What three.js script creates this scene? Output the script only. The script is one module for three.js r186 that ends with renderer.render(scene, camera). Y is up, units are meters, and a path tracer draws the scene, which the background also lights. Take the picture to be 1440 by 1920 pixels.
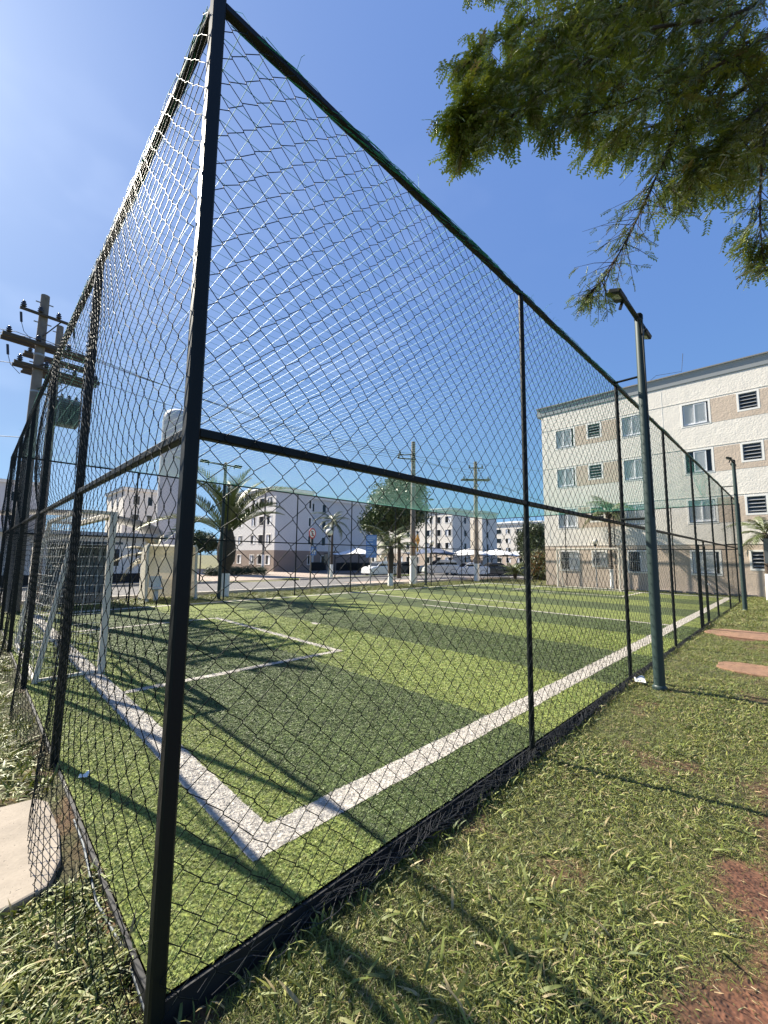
import * as THREE from 'three';
import { mergeGeometries } from 'three/addons/utils/BufferGeometryUtils.js';
import { RoundedBoxGeometry } from 'three/addons/geometries/RoundedBoxGeometry.js';

// ---------------------------------------------------------------- camera, sky, sun, exposure
const scene = new THREE.Scene();
const PHOTO = { w: 1440, h: 1920, f: 772.66 };
const camera = new THREE.PerspectiveCamera(2 * Math.atan(960 / PHOTO.f) * 180 / Math.PI, 0.75, 0.05, 1200);
const EYE = new THREE.Vector3(-0.610, 1.634, 1.753);
const yaw = 45.048 * Math.PI / 180, pitch = 6.156 * Math.PI / 180, roll = 0.668 * Math.PI / 180;
const FW = new THREE.Vector3(Math.cos(yaw) * Math.cos(pitch), Math.sin(pitch), -Math.sin(yaw) * Math.cos(pitch));
const R0 = new THREE.Vector3().crossVectors(FW, new THREE.Vector3(0, 1, 0)).normalize();
const U0 = new THREE.Vector3().crossVectors(R0, FW);
const RT = R0.clone().multiplyScalar(Math.cos(roll)).addScaledVector(U0, Math.sin(roll));
const UP = U0.clone().multiplyScalar(Math.cos(roll)).addScaledVector(R0, -Math.sin(roll));
camera.position.copy(EYE); camera.up.copy(UP); camera.lookAt(EYE.clone().add(FW));

const renderer = new THREE.WebGLRenderer();
renderer.toneMapping = THREE.LinearToneMapping;
renderer.toneMappingExposure = 2.75;
renderer.shadowMap.enabled = true;

const SUNAZ = 75.5 * Math.PI / 180, SUNEL = 41.0 * Math.PI / 180;       // shadows run along (cos, sin) of SUNAZ in x, z
const SUN = new THREE.Vector3(-Math.cos(SUNAZ) * Math.cos(SUNEL), Math.sin(SUNEL), -Math.sin(SUNAZ) * Math.cos(SUNEL));
const sun = new THREE.DirectionalLight(new THREE.Color(1.0, 0.93, 0.79), 5.0);
sun.position.copy(SUN).multiplyScalar(80).add(new THREE.Vector3(12, 0, -6)); sun.target.position.set(12, 0, -6);
sun.castShadow = true; sun.shadow.mapSize.set(4096, 4096); sun.shadow.radius = 1;
Object.assign(sun.shadow.camera, { left: -60, right: 60, top: 60, bottom: -60, near: 1, far: 200 });
scene.add(sun, sun.target);

const smooth = (a, b, x) => { const t = Math.min(1, Math.max(0, (x - a) / (b - a))); return t * t * (3 - 2 * t); };
const lerp = (a, b, t) => a + (b - a) * t;
function rngOf(seed) { let s = seed >>> 0; return () => { s = (s + 0x6D2B79F5) >>> 0; let t = s; t = Math.imul(t ^ (t >>> 15), t | 1); t ^= t + Math.imul(t ^ (t >>> 7), t | 61); return ((t ^ (t >>> 14)) >>> 0) / 4294967296; }; }
function hash2(i, j, k = 0) { let h = Math.imul(i | 0, 374761393) ^ Math.imul(j | 0, 668265263) ^ Math.imul(k | 0, 974711); h = Math.imul(h ^ (h >>> 13), 1274126177); return ((h ^ (h >>> 16)) >>> 0) / 4294967296; }
function vn(x, y, k = 0, per = 0) {
  let i = Math.floor(x), j = Math.floor(y); const u = x - i, v = y - j, a = u * u * (3 - 2 * u), b = v * v * (3 - 2 * v);
  const w = (n) => (per ? ((n % per) + per) % per : n);
  return lerp(lerp(hash2(w(i), w(j), k), hash2(w(i + 1), w(j), k), a), lerp(hash2(w(i), w(j + 1), k), hash2(w(i + 1), w(j + 1), k), a), b);
}
function fbm(x, y, k = 0, oct = 4, per = 0) { let s = 0, a = 0.5, n = 0; for (let o = 0; o < oct; o++) { s += a * vn(x, y, k + o * 7, per); n += a; x *= 2; y *= 2; per *= 2; a *= 0.5; } return s / n; }

{ // clear morning sky: deep blue away from the sun, pale towards the sun and the horizon, with one thin wisp of cloud
  const w = 1024, h = 512, d = new Float32Array(w * h * 4), v = new THREE.Vector3();
  for (let j = 0; j < h; j++) for (let i = 0; i < w; i++) {
    const el = ((j + 0.5) / h - 0.5) * Math.PI, az = ((i + 0.5) / w - 0.5) * 2 * Math.PI;
    v.set(Math.cos(az) * Math.cos(el), Math.sin(el), Math.sin(az) * Math.cos(el));
    const ang = Math.acos(Math.min(1, Math.max(-1, v.dot(SUN)))), e = Math.max(0, v.y);
    const hz = Math.exp(-e * 4.2), glow = Math.exp(-ang * 2.0), aur = Math.exp(-ang * 7);
    let r = 0.047 + 0.075 * hz + (0.13 + 0.28 * hz) * glow + 0.22 * aur, g = 0.104 + 0.165 * hz + (0.14 + 0.26 * hz) * glow + 0.22 * aur, b = 0.280 + 0.13 * hz + (0.13 + 0.22 * hz) * glow + 0.20 * aur;
    if (el > 0.1) {   // faint wisps
      const q = fbm(az * 7 + 3 * el, el * 16, 5, 5), c = smooth(0.52, 0.8, q) * smooth(0.1, 0.3, el) * smooth(0.9, 0.6, el) * smooth(1.25, 0.6, ang) * 0.05;
      r += c * 0.5; g += c * 0.5; b += c * 0.48;
    }
    if (el < 0) { const t = smooth(0, -0.15, el); r = lerp(r, 0.10, t); g = lerp(g, 0.10, t); b = lerp(b, 0.085, t); }
    const o = (j * w + i) * 4, K = 0.84; d[o] = r * K; d[o + 1] = g * K; d[o + 2] = b * K; d[o + 3] = 1;
  }
  const t = new THREE.DataTexture(d, w, h, THREE.RGBAFormat, THREE.FloatType);
  t.mapping = THREE.EquirectangularReflectionMapping; t.magFilter = t.minFilter = THREE.LinearFilter; t.wrapS = THREE.RepeatWrapping; t.needsUpdate = true;
  scene.background = t; scene.environment = t;
}

// ---------------------------------------------------------------- helpers
const V = (x, y, z) => new THREE.Vector3(x, y, z);
function ray(px, py) { return FW.clone().addScaledVector(RT, (px - 720) / PHOTO.f).addScaledVector(UP, (960 - py) / PHOTO.f); }
function at(px, py, depth) { return EYE.clone().addScaledVector(ray(px, py), depth); }                 // a point at a distance along the lens axis
function gp(px, py, h = 0) { const d = ray(px, py); return EYE.clone().addScaledVector(d, (h - EYE.y) / d.y); }   // a point on the ground
const taken = {};
function numbered(name) { const n = taken[name] = (taken[name] ?? -1) + 1; return n ? name + '_' + String(n).padStart(3, '0') : name; }
function tag(o, label, category, group, kind) { if (label) o.userData.label = label; if (category) o.userData.category = category; if (group) o.userData.group = group; if (kind) o.userData.kind = kind; return o; }
function thing(name, label, category, pos = [0, 0, 0], turn = 0, group) { const o = new THREE.Group(); o.name = numbered(name); o.position.set(...pos); o.rotation.y = turn; scene.add(o); return tag(o, label, category, group); }
function copyOf(src, pos, turn = 0, label, group) { const c = src.clone(); c.name = numbered(src.name.replace(/_\d{3}$/, '')); c.userData = { ...src.userData }; c.position.set(...pos); c.rotation.y = turn; if (label) c.userData.label = label; if (group) c.userData.group = group; scene.add(c); return c; }
function put(name, geo, mat, parent = scene) { const m = new THREE.Mesh(geo, mat); m.name = parent === scene ? numbered(name) : name; m.castShadow = m.receiveShadow = true; parent.add(m); return m; }

class G {                                                              // collects triangles; build() makes one mesh of them
  constructor() { this.p = []; this.n = []; this.t = []; this.i = []; this.c = null; }
  v(x, y, z, nx, ny, nz, u = 0, w = 0) { this.p.push(x, y, z); this.n.push(nx, ny, nz); this.t.push(u, w); return this.p.length / 3 - 1; }
  poly(pts) {                                                          // flat convex polygon, uv in metres
    const a = pts[0], b = pts[1], c = pts[2];
    let nx = (b[1] - a[1]) * (c[2] - a[2]) - (b[2] - a[2]) * (c[1] - a[1]), ny = (b[2] - a[2]) * (c[0] - a[0]) - (b[0] - a[0]) * (c[2] - a[2]), nz = (b[0] - a[0]) * (c[1] - a[1]) - (b[1] - a[1]) * (c[0] - a[0]);
    const l = Math.hypot(nx, ny, nz) || 1; nx /= l; ny /= l; nz /= l; const X = Math.abs(nx), Y = Math.abs(ny), Z = Math.abs(nz);
    const id = pts.map((q) => (X >= Y && X >= Z ? this.v(...q, nx, ny, nz, q[2], q[1]) : Y >= Z ? this.v(...q, nx, ny, nz, q[0], q[2]) : this.v(...q, nx, ny, nz, q[0], q[1])));
    for (let k = 2; k < id.length; k++) this.i.push(id[0], id[k - 1], id[k]);
    return this;
  }
  box(cx, cy, cz, sx, sy, sz, turn = 0) {
    const c = Math.cos(turn), s = Math.sin(turn), q = (a, b, d) => { const x = a * sx / 2, z = d * sz / 2; return [cx + x * c + z * s, cy + b * sy / 2, cz - x * s + z * c]; };
    const f = (...k) => this.poly(k.map((e) => q(...e)));
    f([1, -1, -1], [1, 1, -1], [1, 1, 1], [1, -1, 1]); f([-1, -1, 1], [-1, 1, 1], [-1, 1, -1], [-1, -1, -1]);
    f([-1, 1, -1], [-1, 1, 1], [1, 1, 1], [1, 1, -1]); f([-1, -1, 1], [-1, -1, -1], [1, -1, -1], [1, -1, 1]);
    f([-1, -1, 1], [1, -1, 1], [1, 1, 1], [-1, 1, 1]); f([1, -1, -1], [-1, -1, -1], [-1, 1, -1], [1, 1, -1]);
    return this;
  }
  tube(pts, r, sides = 6, caps = true, phase = 0) {                    // polyline with a radius (number or per point)
    const n = pts.length, R = (k) => (typeof r === 'number' ? r : r[k]); let px = 0, py = 0, pz = 0, first = -1;
    for (let k = 0; k < n; k++) {
      const a = pts[Math.max(0, k - 1)], b = pts[Math.min(n - 1, k + 1)]; let tx = b[0] - a[0], ty = b[1] - a[1], tz = b[2] - a[2]; const tl = Math.hypot(tx, ty, tz) || 1; tx /= tl; ty /= tl; tz /= tl;
      if (k === 0) { if (Math.abs(ty) < 0.9) { px = -tz; py = 0; pz = tx; } else { px = 1; py = 0; pz = 0; } }
      const dt = px * tx + py * ty + pz * tz; px -= dt * tx; py -= dt * ty; pz -= dt * tz; const pl = Math.hypot(px, py, pz) || 1; px /= pl; py /= pl; pz /= pl;
      const qx = ty * pz - tz * py, qy = tz * px - tx * pz, qz = tx * py - ty * px, c = pts[k], rr = R(k);
      for (let s = 0; s < sides; s++) { const f = phase + s / sides * 2 * Math.PI, cs = Math.cos(f), sn = Math.sin(f), nx = px * cs + qx * sn, ny = py * cs + qy * sn, nz = pz * cs + qz * sn; const id = this.v(c[0] + nx * rr, c[1] + ny * rr, c[2] + nz * rr, nx, ny, nz, s / sides, c[1]); if (first < 0) first = id; }
    }
    for (let k = 0; k < n - 1; k++) for (let s = 0; s < sides; s++) { const a = first + k * sides + s, b = first + k * sides + (s + 1) % sides, c = a + sides, d = b + sides; this.i.push(a, b, c, b, d, c); }
    if (caps) for (const k of [0, n - 1]) { const q = []; for (let s = 0; s < sides; s++) { const o = (first + k * sides + (k ? sides - 1 - s : s)) * 3; q.push([this.p[o], this.p[o + 1], this.p[o + 2]]); } this.poly(q); }
    return this;
  }
  bar(a, b, w, h = w) {                                                // square tube with broken edges between two points
    const A = V(...a), B = V(...b), t = B.clone().sub(A).normalize(), s = Math.abs(t.y) > 0.95 ? V(1, 0, 0) : V(0, 1, 0).cross(t).normalize(), u = t.clone().cross(s).normalize(), c = Math.min(w, h) * 0.14;
    const pr = [[w / 2, h / 2 - c], [w / 2 - c, h / 2], [-w / 2 + c, h / 2], [-w / 2, h / 2 - c], [-w / 2, -h / 2 + c], [-w / 2 + c, -h / 2], [w / 2 - c, -h / 2], [w / 2, -h / 2 + c]];
    const P = (q, e) => { const r = e.clone().addScaledVector(s, q[0]).addScaledVector(u, q[1]); return [r.x, r.y, r.z]; };
    for (let k = 0; k < 8; k++) { const q = pr[k], r = pr[(k + 1) % 8]; this.poly([P(q, A), P(r, A), P(r, B), P(q, B)]); }
    this.poly(pr.map((q) => P(q, B))); this.poly(pr.slice().reverse().map((q) => P(q, A)));
    return this;
  }
  lathe(prof, segs = 16, o = [0, 0, 0]) {                              // [radius, height] profile turned about a vertical axis
    const base = this.p.length / 3, n = prof.length;
    for (let k = 0; k < n; k++) { const a = prof[Math.max(0, k - 1)], b = prof[Math.min(n - 1, k + 1)]; const dr = b[0] - a[0], dy = b[1] - a[1], l = Math.hypot(dr, dy) || 1;
      for (let s = 0; s <= segs; s++) { const f = s / segs * 2 * Math.PI, c = Math.cos(f), m = Math.sin(f); this.v(o[0] + prof[k][0] * c, o[1] + prof[k][1], o[2] + prof[k][0] * m, dy / l * c, -dr / l, dy / l * m, s / segs * 6.28 * Math.max(prof[k][0], 0.01), prof[k][1]); } }
    for (let k = 0; k < n - 1; k++) for (let s = 0; s < segs; s++) { const a = base + k * (segs + 1) + s, b = a + segs + 1; this.i.push(a, b, a + 1, a + 1, b, b + 1); }
    return this;
  }
  grid(nu, nv, f, col) {                                               // parametric sheet with smooth normals
    const base = this.p.length / 3, e = 1e-3; if (col && !this.c) this.c = [];
    for (let j = 0; j <= nv; j++) for (let i = 0; i <= nu; i++) {
      const u = i / nu, w = j / nv, q = f(u, w), a = f(Math.min(1, u + e), w), a0 = f(Math.max(0, u - e), w), b = f(u, Math.min(1, w + e)), b0 = f(u, Math.max(0, w - e));
      const ax = a[0] - a0[0], ay = a[1] - a0[1], az = a[2] - a0[2], bx = b[0] - b0[0], by = b[1] - b0[1], bz = b[2] - b0[2];
      let nx = ay * bz - az * by, ny = az * bx - ax * bz, nz = ax * by - ay * bx; const l = Math.hypot(nx, ny, nz) || 1;
      this.v(q[0], q[1], q[2], nx / l, ny / l, nz / l, q[3] ?? q[0], q[4] ?? q[2]); if (col) this.c.push(...col(q[0], q[2], q[1]));
    }
    for (let j = 0; j < nv; j++) for (let i = 0; i < nu; i++) { const a = base + j * (nu + 1) + i, b = a + nu + 1; this.i.push(a, a + 1, b, a + 1, b + 1, b); }
    return this;
  }
  geo() {
    const g = new THREE.BufferGeometry(); g.setAttribute('position', new THREE.Float32BufferAttribute(this.p, 3)); g.setAttribute('normal', new THREE.Float32BufferAttribute(this.n, 3)); g.setAttribute('uv', new THREE.Float32BufferAttribute(this.t, 2));
    if (this.c) g.setAttribute('color', new THREE.Float32BufferAttribute(this.c, 3)); g.setIndex(this.i); return g;
  }
  build(name, mat, parent) { return put(name, this.geo(), mat, parent); }
}

// ---------------------------------------------------------------- materials
function noiseTex(n, f, repeat, srgb) {                                // tileable texture from f(u, v) -> [r, g, b] in 0..1
  const d = new Uint8Array(n * n * 4);
  for (let j = 0; j < n; j++) for (let i = 0; i < n; i++) { const c = f(i / n, j / n), o = (j * n + i) * 4; for (let k = 0; k < 3; k++) d[o + k] = Math.max(0, Math.min(255, Math.round(c[k] * 255))); d[o + 3] = 255; }
  const t = new THREE.DataTexture(d, n, n, THREE.RGBAFormat); t.wrapS = t.wrapT = THREE.RepeatWrapping; t.magFilter = THREE.LinearFilter; t.minFilter = THREE.LinearMipmapLinearFilter; t.generateMipmaps = true;
  t.repeat.set(1 / repeat, 1 / repeat); if (srgb) t.colorSpace = THREE.SRGBColorSpace; t.needsUpdate = true; return t;
}
const lin = (r, g, b) => new THREE.Color().setRGB(r, g, b);
const std = (c, rough = 0.8, extra = {}) => new THREE.MeshStandardMaterial({ color: lin(...c), roughness: rough, side: THREE.DoubleSide, ...extra });
const leafMat = (c, rough = 0.55, t = 0.3, extra = {}) => new THREE.MeshPhysicalMaterial({ color: lin(...c), roughness: rough, transmission: t, thickness: 0, side: THREE.DoubleSide, ...extra });
const matte = (c, rough, spec) => new THREE.MeshPhysicalMaterial({ color: lin(...c), roughness: rough, specularIntensity: spec, side: THREE.DoubleSide });
const grey = (v) => [v, v, v];
const T = {
  stucco: noiseTex(512, (u, v) => grey(0.88 + 0.09 * fbm(u * 5, v * 5, 1, 5, 5) + 0.05 * vn(u * 120, v * 120, 3, 120)), 3.1),
  stuccoBump: noiseTex(512, (u, v) => grey(0.55 * fbm(u * 10, v * 10, 11, 3, 10) + 0.45 * fbm(u * 60, v * 60, 17, 2, 60)), 3.1),
  turf: noiseTex(512, (u, v) => { const a = vn(u * 150, v * 150, 4, 150), b = fbm(u * 40, v * 40, 9, 3, 40), c = fbm(u * 6, v * 6, 12, 3, 6), s = 0.30 + 0.75 * a * a + 0.45 * (b - 0.5) + 0.3 * (c - 0.5); return [s, s * (0.97 + 0.06 * b), s * 0.95]; }, 2.3),
  turfBump: noiseTex(512, (u, v) => grey(0.5 * vn(u * 128, v * 128, 24, 128) + 0.5 * fbm(u * 48, v * 48, 29, 2, 48)), 1.7),
  soil: noiseTex(512, (u, v) => { const a = fbm(u * 12, v * 12, 31, 5, 12), b = vn(u * 140, v * 140, 37, 140); const s = 0.55 + 0.5 * (a - 0.5) + 0.4 * (b - 0.5); return [s, s, s]; }, 1.3),
  soilBump: noiseTex(512, (u, v) => grey(0.6 * fbm(u * 20, v * 20, 41, 4, 20) + 0.4 * vn(u * 128, v * 128, 43, 128)), 1.3),
  concrete: noiseTex(512, (u, v) => { const a = fbm(u * 6, v * 6, 51, 6, 6), b = vn(u * 90, v * 90, 53, 90); const pit = b > 0.93 ? 0.75 : 1; const s = (0.72 + 0.4 * (a - 0.5) + 0.1 * (b - 0.5)) * pit; return [s, s * 0.985, s * 0.96]; }, 0.9),
  concreteBump: noiseTex(512, (u, v) => grey(0.6 * fbm(u * 8, v * 8, 55, 6, 8) + (vn(u * 90, v * 90, 53, 90) > 0.93 ? -0.3 : 0) + 0.3), 0.9),
  asphalt: noiseTex(512, (u, v) => { const s = 0.72 + 0.25 * (vn(u * 160, v * 160, 61, 160) - 0.5) + 0.35 * (fbm(u * 5, v * 5, 63, 4, 5) - 0.5); return grey(s); }, 4.3),
  bark: noiseTex(256, (u, v) => grey(0.5 + 0.6 * (fbm(u * 10, v * 24, 71, 4, 10) - 0.5)), 0.5),
};
const wallMat = (c) => std(c, 0.92, { map: T.stucco, bumpMap: T.stuccoBump, bumpScale: 0.012 });
const M = {
  post: matte([0.006, 0.009, 0.009], 0.5, 0.45), postGreen: std([0.022, 0.042, 0.039], 0.5), rust: std([0.03, 0.022, 0.016], 0.6), wire: matte([0.006, 0.010, 0.011], 0.5, 0.2), wireGrey: std([0.03, 0.031, 0.033], 0.55, { metalness: 0.3 }),
  net: leafMat([0.02, 0.36, 0.26], 0.6, 0.3), goal: std([0.62, 0.56, 0.47], 0.6), rope: std([0.62, 0.6, 0.55], 0.8),
  wall: wallMat([0.82, 0.76, 0.68]), beige: wallMat([0.60, 0.485, 0.385]), trim: std([0.84, 0.81, 0.76], 0.8), fascia: std([0.36, 0.37, 0.375], 0.7), roof: std([0.22, 0.21, 0.20], 0.8), greyWall: wallMat([0.66, 0.64, 0.63]), brownWall: wallMat([0.27, 0.21, 0.175]),
  shutter: std([0.74, 0.75, 0.77], 0.45), glass: std([0.015, 0.018, 0.02], 0.08), dark: std([0.008, 0.008, 0.009], 0.7), frameGrey: std([0.30, 0.31, 0.32], 0.4, { metalness: 0.3 }), grille: std([0.55, 0.54, 0.52], 0.6),
  concrete: std([0.36, 0.31, 0.255], 0.92, { map: T.concrete, bumpMap: T.concreteBump, bumpScale: 0.006 }), pole: std([0.27, 0.235, 0.205], 0.9, { map: T.concrete, bumpMap: T.concreteBump, bumpScale: 0.004 }), kerb: std([0.62, 0.57, 0.52], 0.9, { map: T.concrete }), stone: std([0.30, 0.17, 0.105], 0.95, { map: T.concrete, bumpMap: T.concreteBump, bumpScale: 0.012 }),
  asphalt: std([0.155, 0.145, 0.14], 0.95, { map: T.asphalt }), paving: std([0.42, 0.33, 0.27], 0.95, { map: T.asphalt }), edge: std([0.012, 0.012, 0.013], 0.7), white: std([0.78, 0.76, 0.72], 0.7), wood: std([0.075, 0.058, 0.044], 0.85), bark: std([0.16, 0.12, 0.09], 0.95, { map: T.bark, bumpMap: T.bark, bumpScale: 0.03 }),
  porcelain: std([0.03, 0.022, 0.02], 0.25), cable: std([0.015, 0.015, 0.016], 0.6), galv: std([0.32, 0.33, 0.34], 0.45, { metalness: 0.5 }), cream: leafMat([0.74, 0.68, 0.54], 0.45, 0.25), panelGrey: std([0.10, 0.115, 0.125], 0.6), tank: std([0.46, 0.47, 0.49], 0.7),
  tarp: leafMat([0.76, 0.75, 0.74], 0.6, 0.2), tarpBlue: leafMat([0.06, 0.08, 0.14], 0.6, 0.15), tyre: std([0.012, 0.012, 0.012], 0.85), rim: std([0.4, 0.4, 0.42], 0.35, { metalness: 0.7 }), lampWhite: leafMat([0.85, 0.82, 0.74], 0.4, 0.3), blueSign: std([0.10, 0.22, 0.55], 0.5), yellow: std([0.72, 0.36, 0.02], 0.5), red: std([0.55, 0.03, 0.03], 0.5), black: std([0.01, 0.01, 0.01], 0.6), led: std([0.32, 0.31, 0.24], 0.3),
};

// ---------------------------------------------------------------- ground, lawn, road
const PX = 24, PZ = -13.03, HT = 4.23, HM = 2.14;                      // the pitch runs from (0, 0) to (PX, PZ); fence height, mid-rail height
const terrain = (x, z) => -0.5 * smooth(0, 17, Math.max(-(z + 16), x - 27));
function lawnY(x, z) {
  const near = lerp(-0.105, -0.035, smooth(2.2, 6.5, x)), far = -0.03, left = -0.06;
  let y = z > -0.3 ? near : x < 0 ? left : far;
  if (x < 0 && z <= 0.4) y = lerp(left, near, smooth(-0.6, 0.4, z));
  if (x > 0.02 && x < PX && z < -0.04 && z > PZ) y = -0.14;
  return y + 0.03 * (fbm(x * 1.3, z * 1.3, 81, 3) - 0.5) + terrain(x, z);
}
function soilAt(x, z) {                                                // how bare the lawn is: the trodden red path and thin spots
  const n = fbm(x * 1.6, z * 1.6, 91, 4) - 0.5, m = fbm(x * 5, z * 5, 95, 3) - 0.5;
  let s = smooth(-0.16, 0.2, z - (1.44 - 0.60 * smooth(2.3, 0.5, x)) + n * 0.65 + m * 0.35) * smooth(7.5, 3.5, x) * smooth(-0.6, 0.7, x);
  s = Math.max(s, smooth(0.25, -0.1, Math.abs(z - 1.0 - 0.3 * (x - 12)) - 0.25 + n) * smooth(1.1, 0.5, Math.abs(x - 11.7)));
  s = Math.max(s, 0.55 * smooth(0.12, 0.3, n + m * 0.6));
  if (x < 0.25 && z < 0.1) s = Math.max(s, 0.6 * smooth(-0.02, 0.16, x + 0.08 + m * 0.4) * smooth(-2.6, -2.0, z));
  return Math.min(1, s);
}
const soilCol = [0.20, 0.082, 0.045], underCol = [0.085, 0.085, 0.03];
{
  const g = new G(), R = 900;
  const cv = (u) => { const t = 2 * u - 1; return Math.sign(t) * (Math.abs(t) * 40 + Math.pow(Math.abs(t), 6) * R); };
  g.grid(120, 120, (u, v) => { const x = 12 + cv(u), z = -12 - cv(v), inn = x > -12 && x < 36 && z > -15.3 && z < 12; return [x, terrain(x, z) - (inn ? 0.3 : 0.06), z]; }, (x, z) => { const n = fbm(x * 0.15, z * 0.15, 3, 3); return [0.16 + 0.06 * n, 0.15 + 0.06 * n, 0.07]; });
  tag(g.build('ground', new THREE.MeshStandardMaterial({ vertexColors: true, roughness: 1, map: T.soil, side: THREE.DoubleSide })), 'open ground around the sports court and buildings', 'ground', null, 'structure');
}
{
  const mk = (x0, x1, z0, z1, step) => { const g = new G(); g.grid(Math.round((x1 - x0) / step), Math.round((z1 - z0) / step), (u, v) => { const x = lerp(x0, x1, u), z = lerp(z1, z0, v); return [x, lawnY(x, z), z]; }, (x, z) => { const s = soilAt(x, z), n = 0.75 + 0.5 * fbm(x * 3, z * 3, 14, 3); return soilCol.map((c, k) => lerp(underCol[k], c, s) * n); }); return g; };
  const lawnMat = new THREE.MeshStandardMaterial({ vertexColors: true, roughness: 1, map: T.soil, bumpMap: T.soilBump, bumpScale: 0.02, side: THREE.DoubleSide });
  const parts = [mk(-1.9, 7.1, -3.2, 3.6, 0.05), mk(7.1, 36, -3.2, 10, 0.25), mk(-12, -1.9, -3.2, 10, 0.25), mk(-1.9, 7.1, 3.6, 10, 0.25), mk(-12, 36, -15.32, -3.2, 0.25)].map((g) => g.geo());
  tag(put('lawn', mergeGeometries(parts), lawnMat), 'lawn with bare red soil around the fenced pitch', 'lawn', null, 'structure');
}
{ // street beyond the far fence
  const sheet = (name, x0, x1, z0, z1, mat, lift, label, nx = 40, nz = 12) => { const g = new G(); g.grid(nx, nz, (u, v) => { const x = lerp(x0, x1, u), z = lerp(z1, z0, v); return [x, terrain(x, z) + lift, z]; }); return tag(g.build(name, mat), label, name, null, 'structure'); };
  sheet('road', -60, 90, -27.6, -15.55, M.asphalt, -0.030, 'grey asphalt street behind the pitch', 60, 14);
  sheet('pavement', 16.5, 42, -19.2, -15.55, M.paving, -0.022, 'pinkish paved strip beside the street', 20, 6);
  sheet('parking_lot', 29, 110, -60, -27.9, M.asphalt, -0.026, 'asphalt parking lot under the shade sails', 20, 10);
  sheet('forecourt', -30, 29, -60, -31.5, M.paving, -0.026, 'paved forecourt in front of the grey apartment block', 20, 10);
  const kerb = (name, x0, x1, z, label, w = 0.16) => { const g = new G(); const n = Math.round((x1 - x0) / 1.0); for (let i = 0; i < n; i++) { const x = x0 + (i + 0.5) * (x1 - x0) / n; g.box(x, terrain(x, z) + 0.03, z, (x1 - x0) / n - 0.012, 0.2, w); } return tag(g.build(name, M.kerb), label, 'kerb', null, 'structure'); };
  kerb('kerb', -40, 60, -15.43, 'pale concrete kerb along the near side of the street', 0.22);
  kerb('kerb', -20, 13, -28.2, 'concrete kerb of the far grass island'); kerb('kerb', 19, 30, -27.75, 'concrete kerb along the far side of the street');
  const strip = (x0, x1, z0, z1, label) => { const g = new G(); g.grid(24, 6, (u, v) => { const x = lerp(x0, x1, u), z = lerp(z1, z0, v); return [x, terrain(x, z) + 0.05, z]; }, (x, z) => { const n = fbm(x * 2, z * 2, 8, 4); return [0.11 + 0.08 * n, 0.15 + 0.08 * n, 0.03]; }); tag(g.build('grass_verge', new THREE.MeshStandardMaterial({ vertexColors: true, roughness: 1, map: T.soil, bumpMap: T.soilBump, bumpScale: 0.05 })), label, 'grass verge', null, 'structure'); };
  strip(-20, 13, -31.4, -28.3, 'green verge on the far side of the street, west part'); strip(19, 36, -31.3, -27.85, 'green verge before the grey apartment block');
}

// ---------------------------------------------------------------- artificial turf with markings
const LINES = [[0.60, 0.81, -12.62, -0.42], [0.81, 23.25, -0.645, -0.42], [0.81, 23.25, -12.62, -12.42], [23.03, 23.25, -12.42, -0.645], [3.98, 4.10, -9.05, -3.92], [0.81, 3.98, -4.04, -3.92], [0.81, 3.98, -9.05, -8.93],
  [11.88, 12.0, -12.42, -0.645], [10.5, 10.6, -7.5, -5.5], [13.64, 13.74, -7.6, -5.4], [19.7, 19.82, -9.05, -3.8], [19.82, 23.03, -3.92, -3.8], [19.82, 23.03, -9.05, -8.93], [5.38, 5.52, -6.75, -6.5], [18.5, 18.62, -6.65, -6.45]];
const EDGES = [0.02, 1.2, 3.35, 5.5, 7.7, 9.88, 12.05, 14.2, 16.4, 18.55, 20.7, 22.8, 23.98];
const LIGHT = [0.108, 0.130, 0.028], DARK = [0.042, 0.060, 0.014];
const wob = (z, k) => 0.03 * (fbm(z * 0.8, k * 9.1, 77, 3) - 0.5);
const stripe = (x, z) => { let k = 0; while (k < EDGES.length - 2 && x > EDGES[k + 1] + wob(z, k + 1)) k++; return k; };
const inLine = (x, z) => LINES.some((l) => { const w = 0.012 * (vn(x * 30 + z * 17, z * 30, 19) - 0.5); return x > l[0] - w && x < l[1] + w && z > l[2] - w && z < l[3] + w; });
const wear = (x, z) => 0.86 + 0.36 * (fbm(x * 0.9, z * 0.9, 33, 4) - 0.35);
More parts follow.
